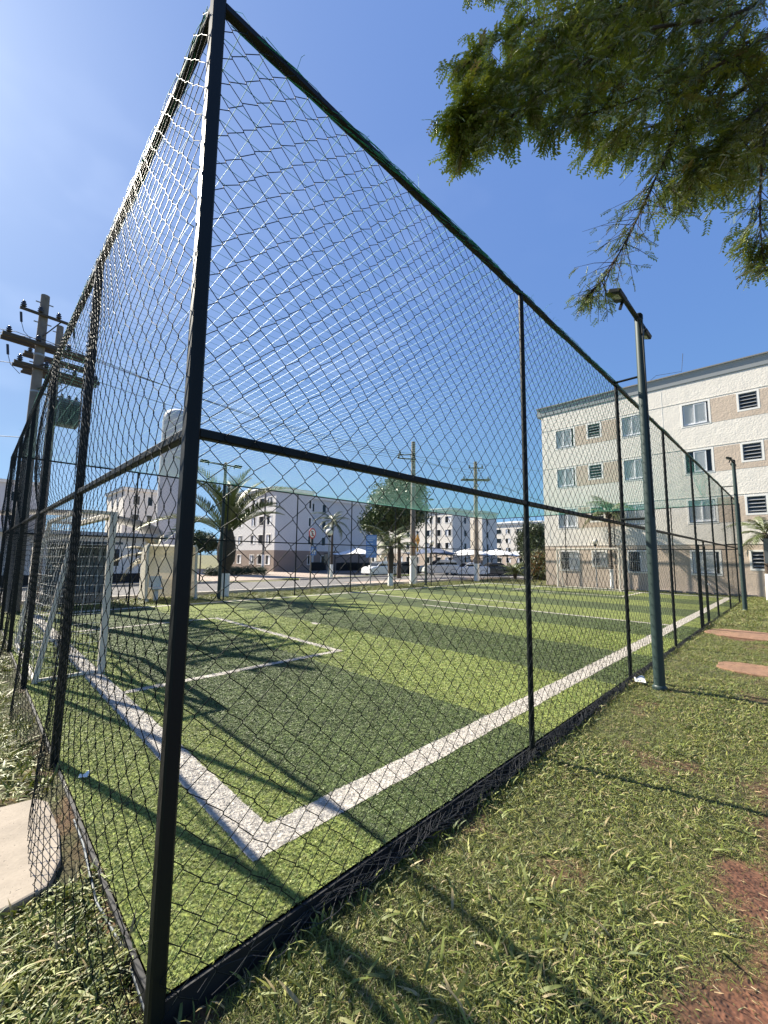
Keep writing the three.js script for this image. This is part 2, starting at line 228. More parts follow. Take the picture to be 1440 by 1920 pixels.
{
  const o = thing('artificial_turf', 'green artificial turf pitch with light and dark bands', 'pitch'); o.userData.kind = 'structure';
  const mats = [LIGHT, DARK].map((c) => new THREE.MeshStandardMaterial({ color: lin(...c.map((v) => v * 2.1)), vertexColors: true, roughness: 0.95, map: T.turf, bumpMap: T.turfBump, bumpScale: 0.02, side: THREE.DoubleSide }));
  for (let k = 0; k < EDGES.length - 1; k++) {
    const g = new G(), a = EDGES[k], b = EDGES[k + 1];
    g.grid(Math.ceil((b - a) / 0.2), 65, (u, v) => { const z = lerp(-0.03, PZ + 0.03, v), x = lerp(a + (k ? wob(z, k) : 0), b + (k < EDGES.length - 2 ? wob(z, k + 1) : 0), u); return [x, 0, z]; }, (x, z) => { const w = wear(x, z); return [w, w, w]; });
    g.build('turf_band', mats[k % 2], o);
  }
  const lm = new THREE.MeshStandardMaterial({ color: lin(0.55, 0.505, 0.44), roughness: 0.95, map: T.turf, bumpMap: T.turfBump, bumpScale: 0.015 });
  lm.map = noiseTex(256, (u, v) => grey(0.62 + 0.55 * (vn(u * 128, v * 128, 4, 128) - 0.4)), 1.15);
  for (const l of LINES) { const g = new G(), lx = l[1] - l[0], lz = l[3] - l[2], n = Math.max(2, Math.ceil(lx / 0.1)), m = Math.max(2, Math.ceil(lz / 0.1)); const cap = (c) => Math.min(c, 130);
    g.grid(cap(n), cap(m), (u, v) => { const x = lerp(l[0], l[1], u), z = lerp(l[3], l[2], v), e = 0.022 * (vn(x * 9, z * 9, 27) - 0.5); return [x + (lx < lz ? e : 0), 0.004, z + (lx < lz ? 0 : e)]; }); g.build('pitch_marking', lm, o); }
  new G().box(12, -0.075, -0.02, 23.98, 0.13, 0.018).box(0.008, -0.075, -6.5, 0.018, 0.13, 13.0).box(12, -0.075, PZ + 0.02, 23.98, 0.13, 0.018).box(23.992, -0.075, -6.5, 0.018, 0.13, 13.0).build('turf_edge', M.edge, o);
}
// fibre pile of the turf: tufts of short blades, thick near the corner where they can be told apart
function bladeGeo(list) {                                              // list of { h, w, bend, yaw, x, z, segs }
  const g = new G();
  for (const b of list) {
    const c = Math.cos(b.yaw), s = Math.sin(b.yaw), n = b.segs; let ids = [];
    for (let k = 0; k <= n; k++) {
      const t = k / n, y = b.h * (t - 0.35 * b.bend * t * t), f = b.bend * b.h * t * t, w = b.w * (k === n ? 0.08 : (0.75 + 0.5 * Math.sin(t * 2.6)) * (1 - 0.55 * t * t)) / 2, cup = 0.25 * w;
      const P = (lx, lz) => [b.x + lx * c + lz * s, y, b.z - lx * s + lz * c];
      const nl = [s * 0.95, 0.3, c * 0.95];
      const A = P(-w, f + cup), B = P(w, f + cup); ids.push([g.v(...A, ...nl, 0, t), g.v(...B, ...nl, 1, t)]);
    }
    for (let k = 0; k < n; k++) g.i.push(ids[k][0], ids[k][1], ids[k + 1][0], ids[k][1], ids[k + 1][1], ids[k + 1][0]);
  }
  const geo = g.geo(); geo.computeVertexNormals(); return geo;
}
function scatter(name, geo, mat, parent, spots) {                      // spots: [x, y, z, turn, scale, tiltX, tiltZ, r, g, b]
  const im = new THREE.InstancedMesh(geo, mat, spots.length), o = new THREE.Object3D(), c = new THREE.Color();
  spots.forEach((q, i) => { o.position.set(q[0], q[1], q[2]); o.rotation.set(q[5], q[3], q[6]); o.scale.setScalar(q[4]); o.updateMatrix(); im.setMatrixAt(i, o.matrix); im.setColorAt(i, c.setRGB(q[7], q[8], q[9])); });
  im.name = name; im.castShadow = im.receiveShadow = true; im.userData.kind = 'stuff'; parent.add(im); return im;
}
{
  const r = rngOf(11), o = thing('turf_pile', 'short plastic fibres of the artificial turf', 'turf fibres'); o.userData.kind = 'stuff';
  const tuft = (n, h) => bladeGeo(Array.from({ length: n }, () => ({ h: h * (0.7 + 0.6 * r()), w: 0.0028, bend: 0.4 + 0.9 * r(), yaw: r() * 6.28, x: (r() - 0.5) * 0.02, z: (r() - 0.5) * 0.02, segs: 2 })));
  const sets = [tuft(8, 0.017), tuft(8, 0.014), tuft(8, 0.019)].map((g) => [g, []]);
  let count = 0; const drop = (x0, x1, z0, z1, n, sc) => { for (let i = 0; i < n; i++) { count++; const x = lerp(x0, x1, r()), z = lerp(z0, z1, r()); const wl = inLine(x, z), k = stripe(x, z) % 2, w = wear(x, z) * (0.65 + 0.75 * r()), c = wl ? [0.50, 0.46, 0.40] : (k ? DARK : LIGHT), q = wl ? 0.75 + 0.4 * r() : w * 2.35, yel = wl ? 0 : (r() - 0.5) * 0.3;
    sets[count % 3][1].push([x, -0.002, z, r() * 6.28, sc * (0.8 + 0.5 * r()), (r() - 0.5) * 0.5, (r() - 0.5) * 0.5, c[0] * q * (1 + yel), c[1] * q, c[2] * q]); } };
  for (let i = 0; i < 980000; i++) { const x = 0.03 + 15 * r(), z = -0.03 - 12.2 * r(), d = Math.hypot(x - EYE.x, z - EYE.z), p = Math.min(1, (3.0 / d) ** 2) * smooth(15, 10, d); if (r() < p) drop(x, x, z, z, 1, 0.74 * Math.min(2.1, Math.max(1, (d / 3.2) ** 0.7))); }
  const m = std([1, 1, 1], 0.55); sets.forEach(([g, s]) => scatter('fibre_tufts', g, m, o, s));
}
// lawn grass
{
  const r = rngOf(23), o = thing('lawn_grass', 'green and straw coloured lawn grass blades', 'grass'); o.userData.kind = 'stuff';
  const one = (h, w, b, n = 3) => bladeGeo([{ h, w, bend: b, yaw: 0, x: 0, z: 0, segs: n }]);
  const many = (k, h, w) => bladeGeo(Array.from({ length: k }, () => ({ h: h * (0.5 + 0.8 * r()), w: w * (0.7 + 0.6 * r()), bend: 0.3 + 1.2 * r(), yaw: r() * 6.28, x: (r() - 0.5) * 0.05, z: (r() - 0.5) * 0.05, segs: 2 })));
  const sets = [one(0.055, 0.0075, 0.7, 4), one(0.075, 0.0095, 1.15, 4), one(0.045, 0.004, 0.5), one(0.06, 0.006, 1.5, 4), many(6, 0.05, 0.004), many(7, 0.042, 0.003)].map((g) => [g, []]);
  const tone = () => { const q = r(); const b = 0.75 + 0.6 * r(); return (q < 0.5 ? [0.155, 0.190, 0.022] : q < 0.76 ? [0.225, 0.230, 0.036] : q < 0.88 ? [0.08, 0.11, 0.02] : [0.33, 0.26, 0.12]).map((v) => v * b); };
  const drop = (x0, x1, z0, z1, n, sc, pick, keep = () => 1) => { for (let i = 0; i < n; i++) {
    const x = lerp(x0, x1, r()), z = lerp(z0, z1, r()), u = r(), s = soilAt(x, z), tallness = 0.65 + 0.9 * fbm(x * 2.2, z * 2.2, 66, 3);
    if (u < s * 0.97 || r() > keep(x, z)) continue; const k = pick(x, z), q = sets[k];
    q[1].push([x, lawnY(x, z) - 0.004, z, r() * 6.28, sc * tallness * (0.65 + 0.6 * r()) * (1 - 0.4 * s), (r() - 0.5) * 1.1, (r() - 0.5) * 1.1, ...tone()]); } };
  const wide = (x, z) => { const b = fbm(x * 0.9, z * 0.9, 58, 3); return r() < smooth(0.35, 0.6, b) * 0.75 + 0.12 ? (r() < 0.5 ? 0 : r() < 0.5 ? 1 : 3) : (r() < 0.4 ? 2 : 4 + (r() < 0.5 ? 1 : 0)); };
  const leafy = () => (r() < 0.42 ? 0 : r() < 0.55 ? 1 : r() < 0.6 ? 3 : 4);
  const slabFree = (x, z) => (x < -0.1 && z > -2.08 && z < -0.98 ? 0 : 1);
  drop(0.0, 3.4, 0.03, 2.6, 110000, 0.54, wide); drop(3.4, 7, 0.03, 2.6, 62000, 0.62, wide); drop(0.0, 3.4, 0.03, 2.6, 3000, 0.95, () => (r() < 0.5 ? 0 : 1)); drop(7, 13, 0.03, 2.8, 30000, 0.85, () => 4 + (r() < 0.5 ? 1 : 0)); drop(13, 26, 0.03, 3.2, 22000, 1.7, () => 4 + (r() < 0.5 ? 1 : 0));
  drop(-1.5, 0.05, -0.98, 1.3, 30000, 0.8, leafy); drop(-1.5, -0.02, -13, -2.08, 19000, 1.25, wide); drop(-0.05, 0.32, -2.6, 0.0, 1500, 0.8, () => (r() < 0.5 ? 2 : 4));
  drop(-0.1, 24, -15.25, -13.1, 26000, 1.6, () => 4 + (r() < 0.5 ? 1 : 0)); drop(24.1, 30, -16, 0, 12000, 1.8, () => 4, (x) => (x > 24.75 && x < 40 ? 0.5 : 1));
  for (let i = 0; i < 900; i++) { const x = -0.1 + 24 * Math.pow(r(), 1.6), z = 0.02 + 0.10 * r(); sets[i % 2 ? 2 : 0][1].push([x, lawnY(x, z), z, r() * 6.28, 0.9 + 0.9 * r(), (r() - 0.5) * 0.9, (r() - 0.5) * 0.7, ...tone()]); }    // uncut blades along the foot of the fence
  const q = rngOf(29), o2 = thing('dry_litter', 'dry straw and leaf scraps strewn over the red soil and thin lawn', 'plant litter'); o2.userData.kind = 'stuff';
  const bits = []; for (let i = 0; i < 26000 && bits.length < 3200; i++) { const x = -0.4 + 7 * q(), z = 0.05 + 2.6 * q(), s = soilAt(x, z); if (q() > 0.06 + 0.5 * s * (1 - 0.5 * s)) continue; const c = q() < 0.5 ? [0.36, 0.25, 0.13] : q() < 0.6 ? [0.2, 0.11, 0.06] : [0.45, 0.36, 0.22]; bits.push([x, lawnY(x, z) + 0.004 + 0.006 * q(), z, q() * 6.28, 0.35 + 0.6 * q(), 1.35 + 0.4 * q(), (q() - 0.5) * 0.5, ...c]); }
  scatter('straw', one(0.055, 0.006, 0.2, 2), std([1, 1, 1], 0.8), o2, bits);
  const m = leafMat([1, 1, 1], 0.6, 0.32); sets.forEach(([g, s]) => scatter('grass_blades', g, m, o, s));
}

// ---------------------------------------------------------------- chain-link fences round the pitch
function chainLink(width, y0, y1, map, r, sides, kink, seed, jit = 0.004) {
  const n = Math.max(2, Math.round(width / 0.0675)), m = Math.round((y1 - y0) / 0.0675), g = new G();
  const node = (c, k) => { const u = c / n, v = lerp(y0, y1, k / m), e = (c > 0 && c < n) ? 1 : 0.25; return map(u, v + jit * (hash2(c, k, seed) - 0.5) * 2, jit * e * (hash2(c, k, seed + 9) - 0.5) * 2); };
  for (let i = 0; i < n; i++) {
    const pts = [];
    for (let k = 0; k <= m; k++) {
      const left = ((i + k) & 1) === 0, p = node(left ? i : i + 1, k), off = (left ? 1 : -1) * 0.8 * r, q = [p[0] + (p[3] || 0) * off, p[1], p[2] + (p[4] || 0) * off];
      if (kink) pts.push([q[0], q[1] - 0.0055, q[2]], [q[0], q[1] + 0.0055, q[2]]); else pts.push(q);
    }
    g.tube(pts, r, sides, false);
  }
  return g.geo();
}
const bayBulge = (seed, amp) => (u, v) => amp * Math.sin(Math.PI * Math.min(1, Math.max(0, u))) * (0.6 * (fbm(u * 2 + seed * 5.3, v * 0.9, 101, 2) - 0.35));
{ // long side beside the lawn
  const f = thing('chain_link_fence', 'tall dark green chain link fence on the long side beside the lawn and lamp posts', 'fence', [0, 0, 0], 0, 'fences around the pitch');
  new G().bar([0, -0.22, 0], [0, HT + 0.02, 0], 0.058).build('post', M.post, f);
  const g = new G().tube([[0, -0.2, 0], [0, HT, 0]], 0.0245, 14).geo();
  for (let i = 1; i <= 8; i++) { const p = put('post', g, M.post, f); p.position.set(3 * i, 0, 0); }
  put('gate_post', new G().tube([[13.06, -0.15, 0], [13.06, HM, 0]], 0.022, 12).geo(), M.post, f);
  for (let i = 0; i < 8; i++) {
    const a = 3 * i + (i ? 0.026 : 0.031), b = 3 * i + 2.974;
    new G().bar([a, HM, 0], [b, HM, 0], 0.042).build('mid_rail', M.post, f);
    new G().bar([a, HT - 0.02, 0], [b, HT - 0.02, 0], 0.042).build('top_rail', M.post, f);
    const bl = bayBulge(i + 1, 0.07);
    const map = (u, v, j) => { const low = smooth(0.5, 0, v); return [3 * i + 0.004 + 2.99 * u + j + 0.012 * (fbm(u * 3 + i * 7, v * 1.4, 111, 2) - 0.5), v, (i === 0 ? lerp(0.012, 0.032, smooth(0, 0.12, u)) : 0.03) + bl(u, v) * 0.8 + 0.03 * low * low, 0, 1]; };
    const near = i < 2;
    put('wire_mesh', chainLink(2.99, -0.03, HT - 0.05, map, near ? 0.0020 : 0.0017, near ? 5 : 3, i < 3, i * 31, 0.006), M.wire, f).userData.kind = 'stuff';
  }
  // slack mesh rolled along the foot, and ties on the posts
  const r = rngOf(5), h = new G();
  for (let k = 0; k < 26; k++) { let x = 0.1 + r() * 1.5; const x1 = 5 + r() * 13, ph = r() * 9, rad = 0.02 + 0.04 * r(), pts = []; for (; x < x1; x += 0.06 + 0.05 * r()) pts.push([x, 0.0 - 0.035 + 0.028 * Math.sin(x * 9 + ph) + 0.02 * (r() - 0.5) + 0.5 * (lawnY(x, 0.05) + 0.1), 0.028 + rad * Math.cos(x * 13 + ph * 2) + 0.015 * (r() - 0.5)]); h.tube(pts, 0.0018, 4, false); }
  h.build('rolled_mesh_hem', M.wireGrey, f).userData.kind = 'stuff';
  const t = new G(); for (let i = 1; i <= 8; i++) for (let k = 0; k < 14; k++) { const y = 0.2 + k * 0.29 + 0.1 * r(), pts = []; for (let s = 0; s <= 8; s++) { const q = s / 8 * 6.28; pts.push([3 * i + 0.027 * Math.cos(q), y + 0.006 * Math.sin(q * 1.3), 0.027 * Math.sin(q) + 0.002]); } t.tube(pts, 0.0013, 3, false); }
  t.build('wire_ties', M.wire, f).userData.kind = 'stuff';
}
const LP = [-2.5, -5.12, -7.75, -10.4, PZ];
{ // short side behind the first goal: the mesh is slack and bellies out
  const f = thing('chain_link_fence', 'sagging dark chain link fence on the short side behind the white goal', 'fence', [0, 0, 0], 0, 'fences around the pitch');
  const g = new G().bar([0, -0.2, 0], [0, HT + 0.01, 0], 0.058).geo();
  for (const z of LP) put('post', g, M.post, f).position.set(0, 0, z);
  let z0 = 0;
  LP.forEach((z1, i) => {
    new G().bar([0, HM, z0 - (i ? 0.025 : 0.031)], [0, HM, z1 + 0.025], 0.042).build('mid_rail', M.post, f);
    new G().bar([0, HT - 0.02, z0 - (i ? 0.025 : 0.031)], [0, HT - 0.02, z1 + 0.025], 0.042).build('top_rail', M.post, f);
    const L = z0 - z1, zz = z0, amp = [0.5, 1, 0.9, 0.8, 0.6][i];
    const map = (u, v, j) => {
      const s = Math.pow(Math.sin(Math.PI * u), 0.8), up = v > HM ? (v - HM) / (HT - HM) : 0, lo = v <= HM ? v / HM : 1;
      const belly = v > HM ? 0.17 * amp * Math.sin(Math.PI * Math.pow(up, 0.62)) : 0.04 * Math.sin(Math.PI * lo) + 0.20 * Math.pow(1 - lo, 2.2) * (i === 0 ? 0.95 : 0.8);
      return [-0.033 - belly * s * (0.8 + 0.5 * fbm(u * 3 + i * 3, v * 2, 121, 2)) - 0.01 * (1 - s), v - (v > HM ? 0.05 * s * (1 - up) : 0), zz - u * L + j + 0.02 * (fbm(u * 4 + i, v * 2, 131, 2) - 0.5), 1, 0];
    };
    put('wire_mesh', chainLink(L * 1.1, -0.05, HT - 0.05, map, 0.0018, i < 2 ? 5 : 4, i < 2, 300 + i * 17, 0.008), M.wire, f).userData.kind = 'stuff';
    z0 = z1;
  });
  const r = rngOf(15), h = new G();
  for (const z of LP.slice(0, 4)) for (let k = 0; k < 16; k++) { const ph = r() * 6.28, pts = []; let y = r() * 0.9; const y1 = 1.1 + r() * 0.9; for (; y < y1; y += 0.07) { const a = ph + y * (3 + r()); pts.push([-0.03 + 0.032 * Math.cos(a) - 0.02 * r(), y, z + 0.045 * Math.sin(a) + 0.015 * (r() - 0.5)]); } if (pts.length > 2) h.tube(pts, 0.0016, 3, false); }
  h.build('gathered_mesh', M.wireGrey, f).userData.kind = 'stuff';
  const tb = [[-0.01, -0.02, -1.55], [-0.02, 0.005, -1.2], [-0.04, -0.03, -0.75], [0.0, -0.045, -0.36], [0.0, -0.07, -0.06]];
  new G().tube(tb, 0.006, 6).build('tension_rod', M.panelGrey, f);
}
{ // far long side and far end share one light mesh per bay
  const far = thing('chain_link_fence', 'dark chain link fence on the long side along the street', 'fence', [0, 0, PZ], 0, 'fences around the pitch');
  const pg = new G().tube([[0, -0.1, 0], [0, HT, 0]], 0.0245, 10).geo(), flat = (w, s) => chainLink(w, 0.0, HT - 0.05, (u, v, j) => [u * w + j, v, -0.03 + 0.03 * Math.sin(u * 3.1) * (fbm(u * 2, v, s, 2) - 0.5), 0, 1], 0.0015, 3, false, s, 0.006);
  const rail = new G().bar([0.026, 0, 0], [2.974, 0, 0], 0.042).geo(), mesh3 = flat(3, 700);
  for (let i = 1; i <= 8; i++) { put('post', pg, M.post, far).position.x = 3 * i; const o = 3 * (i - 1); for (const [nm, y] of [['mid_rail', HM], ['top_rail', HT - 0.02]]) put(nm, rail, M.post, far).position.set(o, y, 0); const m = put('wire_mesh', mesh3, M.wire, far); m.position.x = o; m.userData.kind = 'stuff'; }
  const end = thing('chain_link_fence', 'dark chain link fence on the short side before the beige apartment building', 'fence', [PX, 0, PZ], 0, 'fences around the pitch');
  const w = -PZ / 5, railE = new G().bar([0.026, 0, 0], [w - 0.026, 0, 0], 0.042).geo(), meshE = flat(w, 800);
  for (let i = 0; i < 5; i++) { if (i) put('post', pg, M.post, end).position.set(0, 0, i * w); for (const [nm, y] of [['mid_rail', HM], ['top_rail', HT - 0.02]]) { const q = put(nm, railE, M.post, end); q.position.set(0, y, i * w); q.rotation.y = -Math.PI / 2; } const m = put('wire_mesh', meshE, M.wire, end); m.position.set(0, 0, i * w); m.rotation.y = -Math.PI / 2; m.userData.kind = 'stuff'; }
}
{ // gate in the lawn-side fence
  const o = thing('pedestrian_gate', 'narrow dark metal gate with a latch in the lawn side fence', 'gate', [12.06, 0, 0.03]);
  new G().bar([0, 0.06, 0], [0, 2.0, 0], 0.03).bar([0.95, 0.06, 0], [0.95, 2.0, 0], 0.03).bar([0, 2.0, 0], [0.95, 2.0, 0], 0.03).bar([0, 0.06, 0], [0.95, 0.06, 0], 0.03).build('frame', M.post, o);
  new G().box(0.93, 1.02, 0.03, 0.09, 0.05, 0.03).tube([[0.9, 1.02, 0.045], [0.9, 1.02, 0.09], [0.82, 1.02, 0.09]], 0.008, 6).build('latch', M.galv, o);
  for (const y of [0.35, 1.7]) new G().box(-0.03, y, 0.0, 0.05, 0.09, 0.035).build('hinge', M.post, o);
}
{ // overhead net
  const o = thing('overhead_net', 'thin green nylon net stretched over the whole pitch', 'net'), g = new G(), r = rngOf(8);
  const sag = (x, z) => HT + 0.02 - 0.28 * Math.pow(Math.max(0, Math.sin(Math.PI * x / PX)), 0.6) * Math.pow(Math.max(0, Math.sin(Math.PI * z / PZ)), 0.6);
  const nx = Math.round(PX / 0.135), nz = Math.round(-PZ / 0.135);
  const pt = (i, k) => { const x = i * PX / nx, z = k * PZ / nz, w = 0.05; return [x + w * (fbm(x * 1.5, z * 1.5, 141, 2) - 0.5), sag(x, z), z + w * (fbm(x * 1.5, z * 1.5, 151, 2) - 0.5)]; };
  for (let i = 0; i <= nx; i++) { const p = []; for (let k = 0; k <= nz; k += 4) p.push(pt(i, Math.min(k, nz))); if (nz % 4) p.push(pt(i, nz)); g.tube(p, 0.0019, 3, false); }
  for (let k = 0; k <= nz; k++) { const p = []; for (let i = 0; i <= nx; i += 4) p.push(pt(i, k)); if (nx % 4) p.push(pt(nx, k)); g.tube(p, 0.0019, 3, false); }
  g.build('net_strands', M.net, o).userData.kind = 'stuff';
  const side = (name, n, len, P, mat, hairs) => { const b = new G(); for (let s = 0; s < n; s++) { const ph = r() * 20, rad = 0.024 + 0.012 * r(), pts = []; for (let d = r() * 0.4; d < len - r() * 6; d += 0.07 + 0.08 * r()) { const a = ph + d * 4 + 1.1 * Math.sin(d * 2.3 + ph) + 0.5 * r(), q = P(d); pts.push([q[0] + q[3] * rad * Math.cos(a), q[1] + rad * Math.sin(a) * 0.9 + 0.008, q[2] + q[4] * rad * Math.cos(a)]); } b.tube(pts, 0.0018, 3, false); }
    for (let s = 0; s < hairs; s++) { const q = P(r() * len), a = r() * 6.28, l = 0.025 + 0.09 * r() * r(); b.tube([[q[0], q[1] + 0.03, q[2]], [q[0] + 0.6 * l * Math.cos(a), q[1] + 0.03 + l * 0.7, q[2] + 0.6 * l * Math.sin(a)], [q[0] + l * Math.cos(a), q[1] + 0.03 + l * (0.2 + 0.7 * r()), q[2] + l * Math.sin(a)]], 0.0012, 3, false); }
    b.build(name, mat, o).userData.kind = 'stuff'; };
  side('gathered_net_border', 20, PX, (d) => [d, HT - 0.02, 0, 0, 1], M.net, 130);
    side('gathered_net_border', 12, -PZ, (d) => [0, HT - 0.02, -d, 1, 0], M.net, 60);
  side('gathered_net_border', 5, PX, (d) => [d, HT - 0.02, PZ, 0, 1], M.net, 60); side('gathered_net_border', 8, -PZ, (d) => [PX, HT - 0.02, -d, 1, 0], M.net, 60);
  // loose fold of net hanging inside the lawn-side fence, far half
  const fold = new G(); for (let i = 0; i < 26; i++) { const x = 12.6 + i * 0.13, p = []; for (let k = 0; k <= 6; k++) { const t = k / 6; p.push([x + 0.05 * Math.sin(t * 5 + i), HT - 0.05 - t * (0.75 * Math.sin((i + 1) / 27 * Math.PI)), -0.06 - 0.08 * Math.sin(t * 3)]); } fold.tube(p, 0.002, 3, false); } fold.build('loose_fold', M.net, o).userData.kind = 'stuff';
}

// ---------------------------------------------------------------- goals
function netPanel(g, a, b, c, d, nu, nv, r, rad, slack) {              // rope net over the four-sided patch a b c d
  const P = (u, v) => { const x = [0, 1, 2].map((k) => lerp(lerp(a[k], b[k], u), lerp(d[k], c[k], u), v)); const s = slack * Math.sin(Math.PI * u) * Math.sin(Math.PI * v); return [x[0] - s + 0.03 * (hash2(u * 977 | 0, v * 983 | 0, 5) - 0.5), x[1] - s * 0.3, x[2] + 0.03 * (hash2(u * 877 | 0, v * 983 | 0, 6) - 0.5)]; };
  for (let i = 0; i <= nu; i++) { const p = []; for (let k = 0; k <= nv; k++) p.push(P(i / nu, k / nv)); g.tube(p, rad, 4, false); }
  for (let k = 0; k <= nv; k++) { const p = []; for (let i = 0; i <= nu; i++) p.push(P(i / nu, k / nv)); g.tube(p, rad, 4, false); }
}
function goal(label, x, zc, w, turn) {
  const o = thing('football_goal', label, 'goal', [x, 0, zc], turn, 'goals on the pitch'), s = w / 2, H = 2.22, D = 0.70, T = 0.40;      // opens towards +x
  for (const q of [-1, 1]) {
    new G().bar([0, -0.02, q * s], [0, H, q * s], 0.085).build('goal_post', M.goal, o);
    new G().bar([-D, 0.0, q * s], [-T, H, q * s], 0.06).build('back_stay', M.goal, o);
    new G().bar([-D, 0.03, q * s], [-0.045, 0.03, q * s], 0.04).build('ground_bar', M.goal, o);
    new G().bar([-T, H - 0.02, q * s], [-0.045, H - 0.02, q * s], 0.05).build('top_stay', M.goal, o);
  }
  new G().bar([0, H - 0.042, -s + 0.043], [0, H - 0.042, s - 0.043], 0.085).build('crossbar', M.goal, o);
  new G().bar([-T, H - 0.02, -s + 0.03], [-T, H - 0.02, s - 0.03], 0.045).build('back_bar', M.goal, o);
  new G().bar([-D, 0.03, -s + 0.03], [-D, 0.03, s - 0.03], 0.04).build('rear_ground_bar', M.goal, o);
  const n = new G(), e = 0.05;
  netPanel(n, [-T - e, H, -s], [-T - e, H, s], [-D - e, 0.05, s], [-D - e, 0.05, -s], 22, 17, 0, 0.0026, 0.06);
  netPanel(n, [0, H, -s], [0, H, s], [-T, H, s], [-T, H, -s], 22, 4, 0, 0.0026, 0.03);
  for (const q of [-1, 1]) netPanel(n, [0, H, q * (s + 0.03)], [-T, H, q * (s + 0.03)], [-D, 0.05, q * (s + 0.03)], [0, 0.05, q * (s + 0.03)], 4, 17, 0, 0.0026, 0.0);
  n.build('rope_net', M.rope, o).userData.kind = 'stuff';
  return o;
}
goal('white metal goal with rope net before the sagging short fence', 0.80, -6.58, 2.9, 0);
goal('white metal goal before the beige apartment building', 23.28, -6.45, 3.2, Math.PI);

// ---------------------------------------------------------------- floodlight posts
function floodPost(label, x, z, side) {                                // side: +1 when the fence lies towards -z
  const o = thing('floodlight_post', label, 'light post', [x, 0, z], 0, 'floodlight posts of the pitch'), b = new G();
  b.tube([[0, -0.2, 0], [0, 2, 0], [0, 5.05, 0]], [0.066, 0.062, 0.052], 20); b.build('pole', M.postGreen, o);
  new G().lathe([[0.07, -0.1], [0.085, -0.06], [0.085, 0.0], [0.068, 0.02]], 20).build('foot_collar', M.postGreen, o);
  new G().bar([-0.8, 5.02, 0], [0.42, 5.02, 0], 0.05).build('cross_bar', M.post, o);
  for (const q of [-0.2, 0.2]) new G().tube([[q, 5.0, 0.03], [Math.sign(q) * 0.045, 4.78, 0.03]], 0.009, 6).build('brace', M.post, o);
  new G().lathe([[0.055, 5.03], [0.056, 5.09], [0.04, 5.12], [0, 5.13]], 20).build('cap', M.post, o);
  for (const q of [-0.72, 0.36]) {
    const h = new THREE.Group(); h.name = 'floodlight'; h.position.set(q, 5.0, -side * 0.03); h.rotation.x = side * 0.35; o.add(h);
    put('housing', new RoundedBoxGeometry(0.30, 0.06, 0.15, 2, 0.014).translate(Math.sign(q) * 0.1, 0.02, -side * 0.02), M.post, h);
    put('lens', new THREE.BoxGeometry(0.12, 0.006, 0.10).translate(Math.sign(q) * 0.14, -0.012, -side * 0.02), M.led, h);
    put('bracket', new THREE.BoxGeometry(0.03, 0.1, 0.03).translate(-Math.sign(q) * 0.05, -0.045, 0), M.post, h);
  }
  for (const y of [HT - 0.03, HM + 0.05]) new G().tube([[0, y, 0], [0, y, -side * Math.abs(z - (side > 0 ? 0 : PZ)) + side * 0.02]], 0.017, 8).build('stay_arm', M.post, o);
  new G().tube([[-0.5, 4.99, 0.03], [-0.07, 4.97, 0.05], [-0.045, 4.85, 0.045], [-0.04, 4.2, 0.05], [-0.04, 2.2, 0.055]], 0.006, 5).build('cable', M.cable, o);
  return o;
}
floodPost('round green floodlight post on the lawn next to the white litter', 5.86, 0.37, 1);
floodPost('round green floodlight post on the lawn close to the apartment building', 17.9, 0.38, 1);
floodPost('dark floodlight post between the street fence and the stout palm', 6.0, -13.42, -1);
floodPost('dark floodlight post behind the street fence beside the yellow warning sign', 18.0, -13.42, -1);

// ---------------------------------------------------------------- buildings
// A wall in the plane x = c (axis 'x', seen from -x) or z = c (axis 'z', seen from +z) with real openings; a runs along the wall.
function wallWith(g, axis, c, a0, a1, y0, y1, holes) {
  const P = (a, y, d) => (axis === 'x' ? [c + d, y, a] : [a, y, c - d]), F = (G2, q) => G2.poly(axis === 'x' ? q : q.slice().reverse());
  const as = [...new Set([a0, a1, ...holes.flatMap((h) => [h[0], h[1]])])].sort((p, q) => p - q), ys = [...new Set([y0, y1, ...holes.flatMap((h) => [h[2], h[3]])])].sort((p, q) => p - q);
  for (let i = 0; i < as.length - 1; i++) for (let k = 0; k < ys.length - 1; k++) { const m = (as[i] + as[i + 1]) / 2, y = (ys[k] + ys[k + 1]) / 2; if (m < a0 || m > a1 || y < y0 || y > y1 || holes.some((h) => m > h[0] && m < h[1] && y > h[2] && y < h[3])) continue; F(g, [P(as[i], ys[k], 0), P(as[i], ys[k + 1], 0), P(as[i + 1], ys[k + 1], 0), P(as[i + 1], ys[k], 0)]); }
}
const revealOf = (w, h, d) => new G().poly([[0, 0, 0], [0, 0, -d], [0, h, -d], [0, h, 0]]).poly([[w, h, 0], [w, h, -d], [w, 0, -d], [w, 0, 0]]).poly([[0, h, 0], [0, h, -d], [w, h, -d], [w, h, 0]]).poly([[w, 0, 0], [w, 0, -d], [0, 0, -d], [0, 0, 0]]).geo();
const frameOf = (w, h, t, d) => { const g = new G(); g.box(w / 2, h - t / 2, 0, w, t, d).box(w / 2, t / 2, 0, w, t, d).box(t / 2, h / 2, 0, t, h - 2 * t, d).box(w - t / 2, h / 2, 0, t, h - 2 * t, d); return g.geo(); };
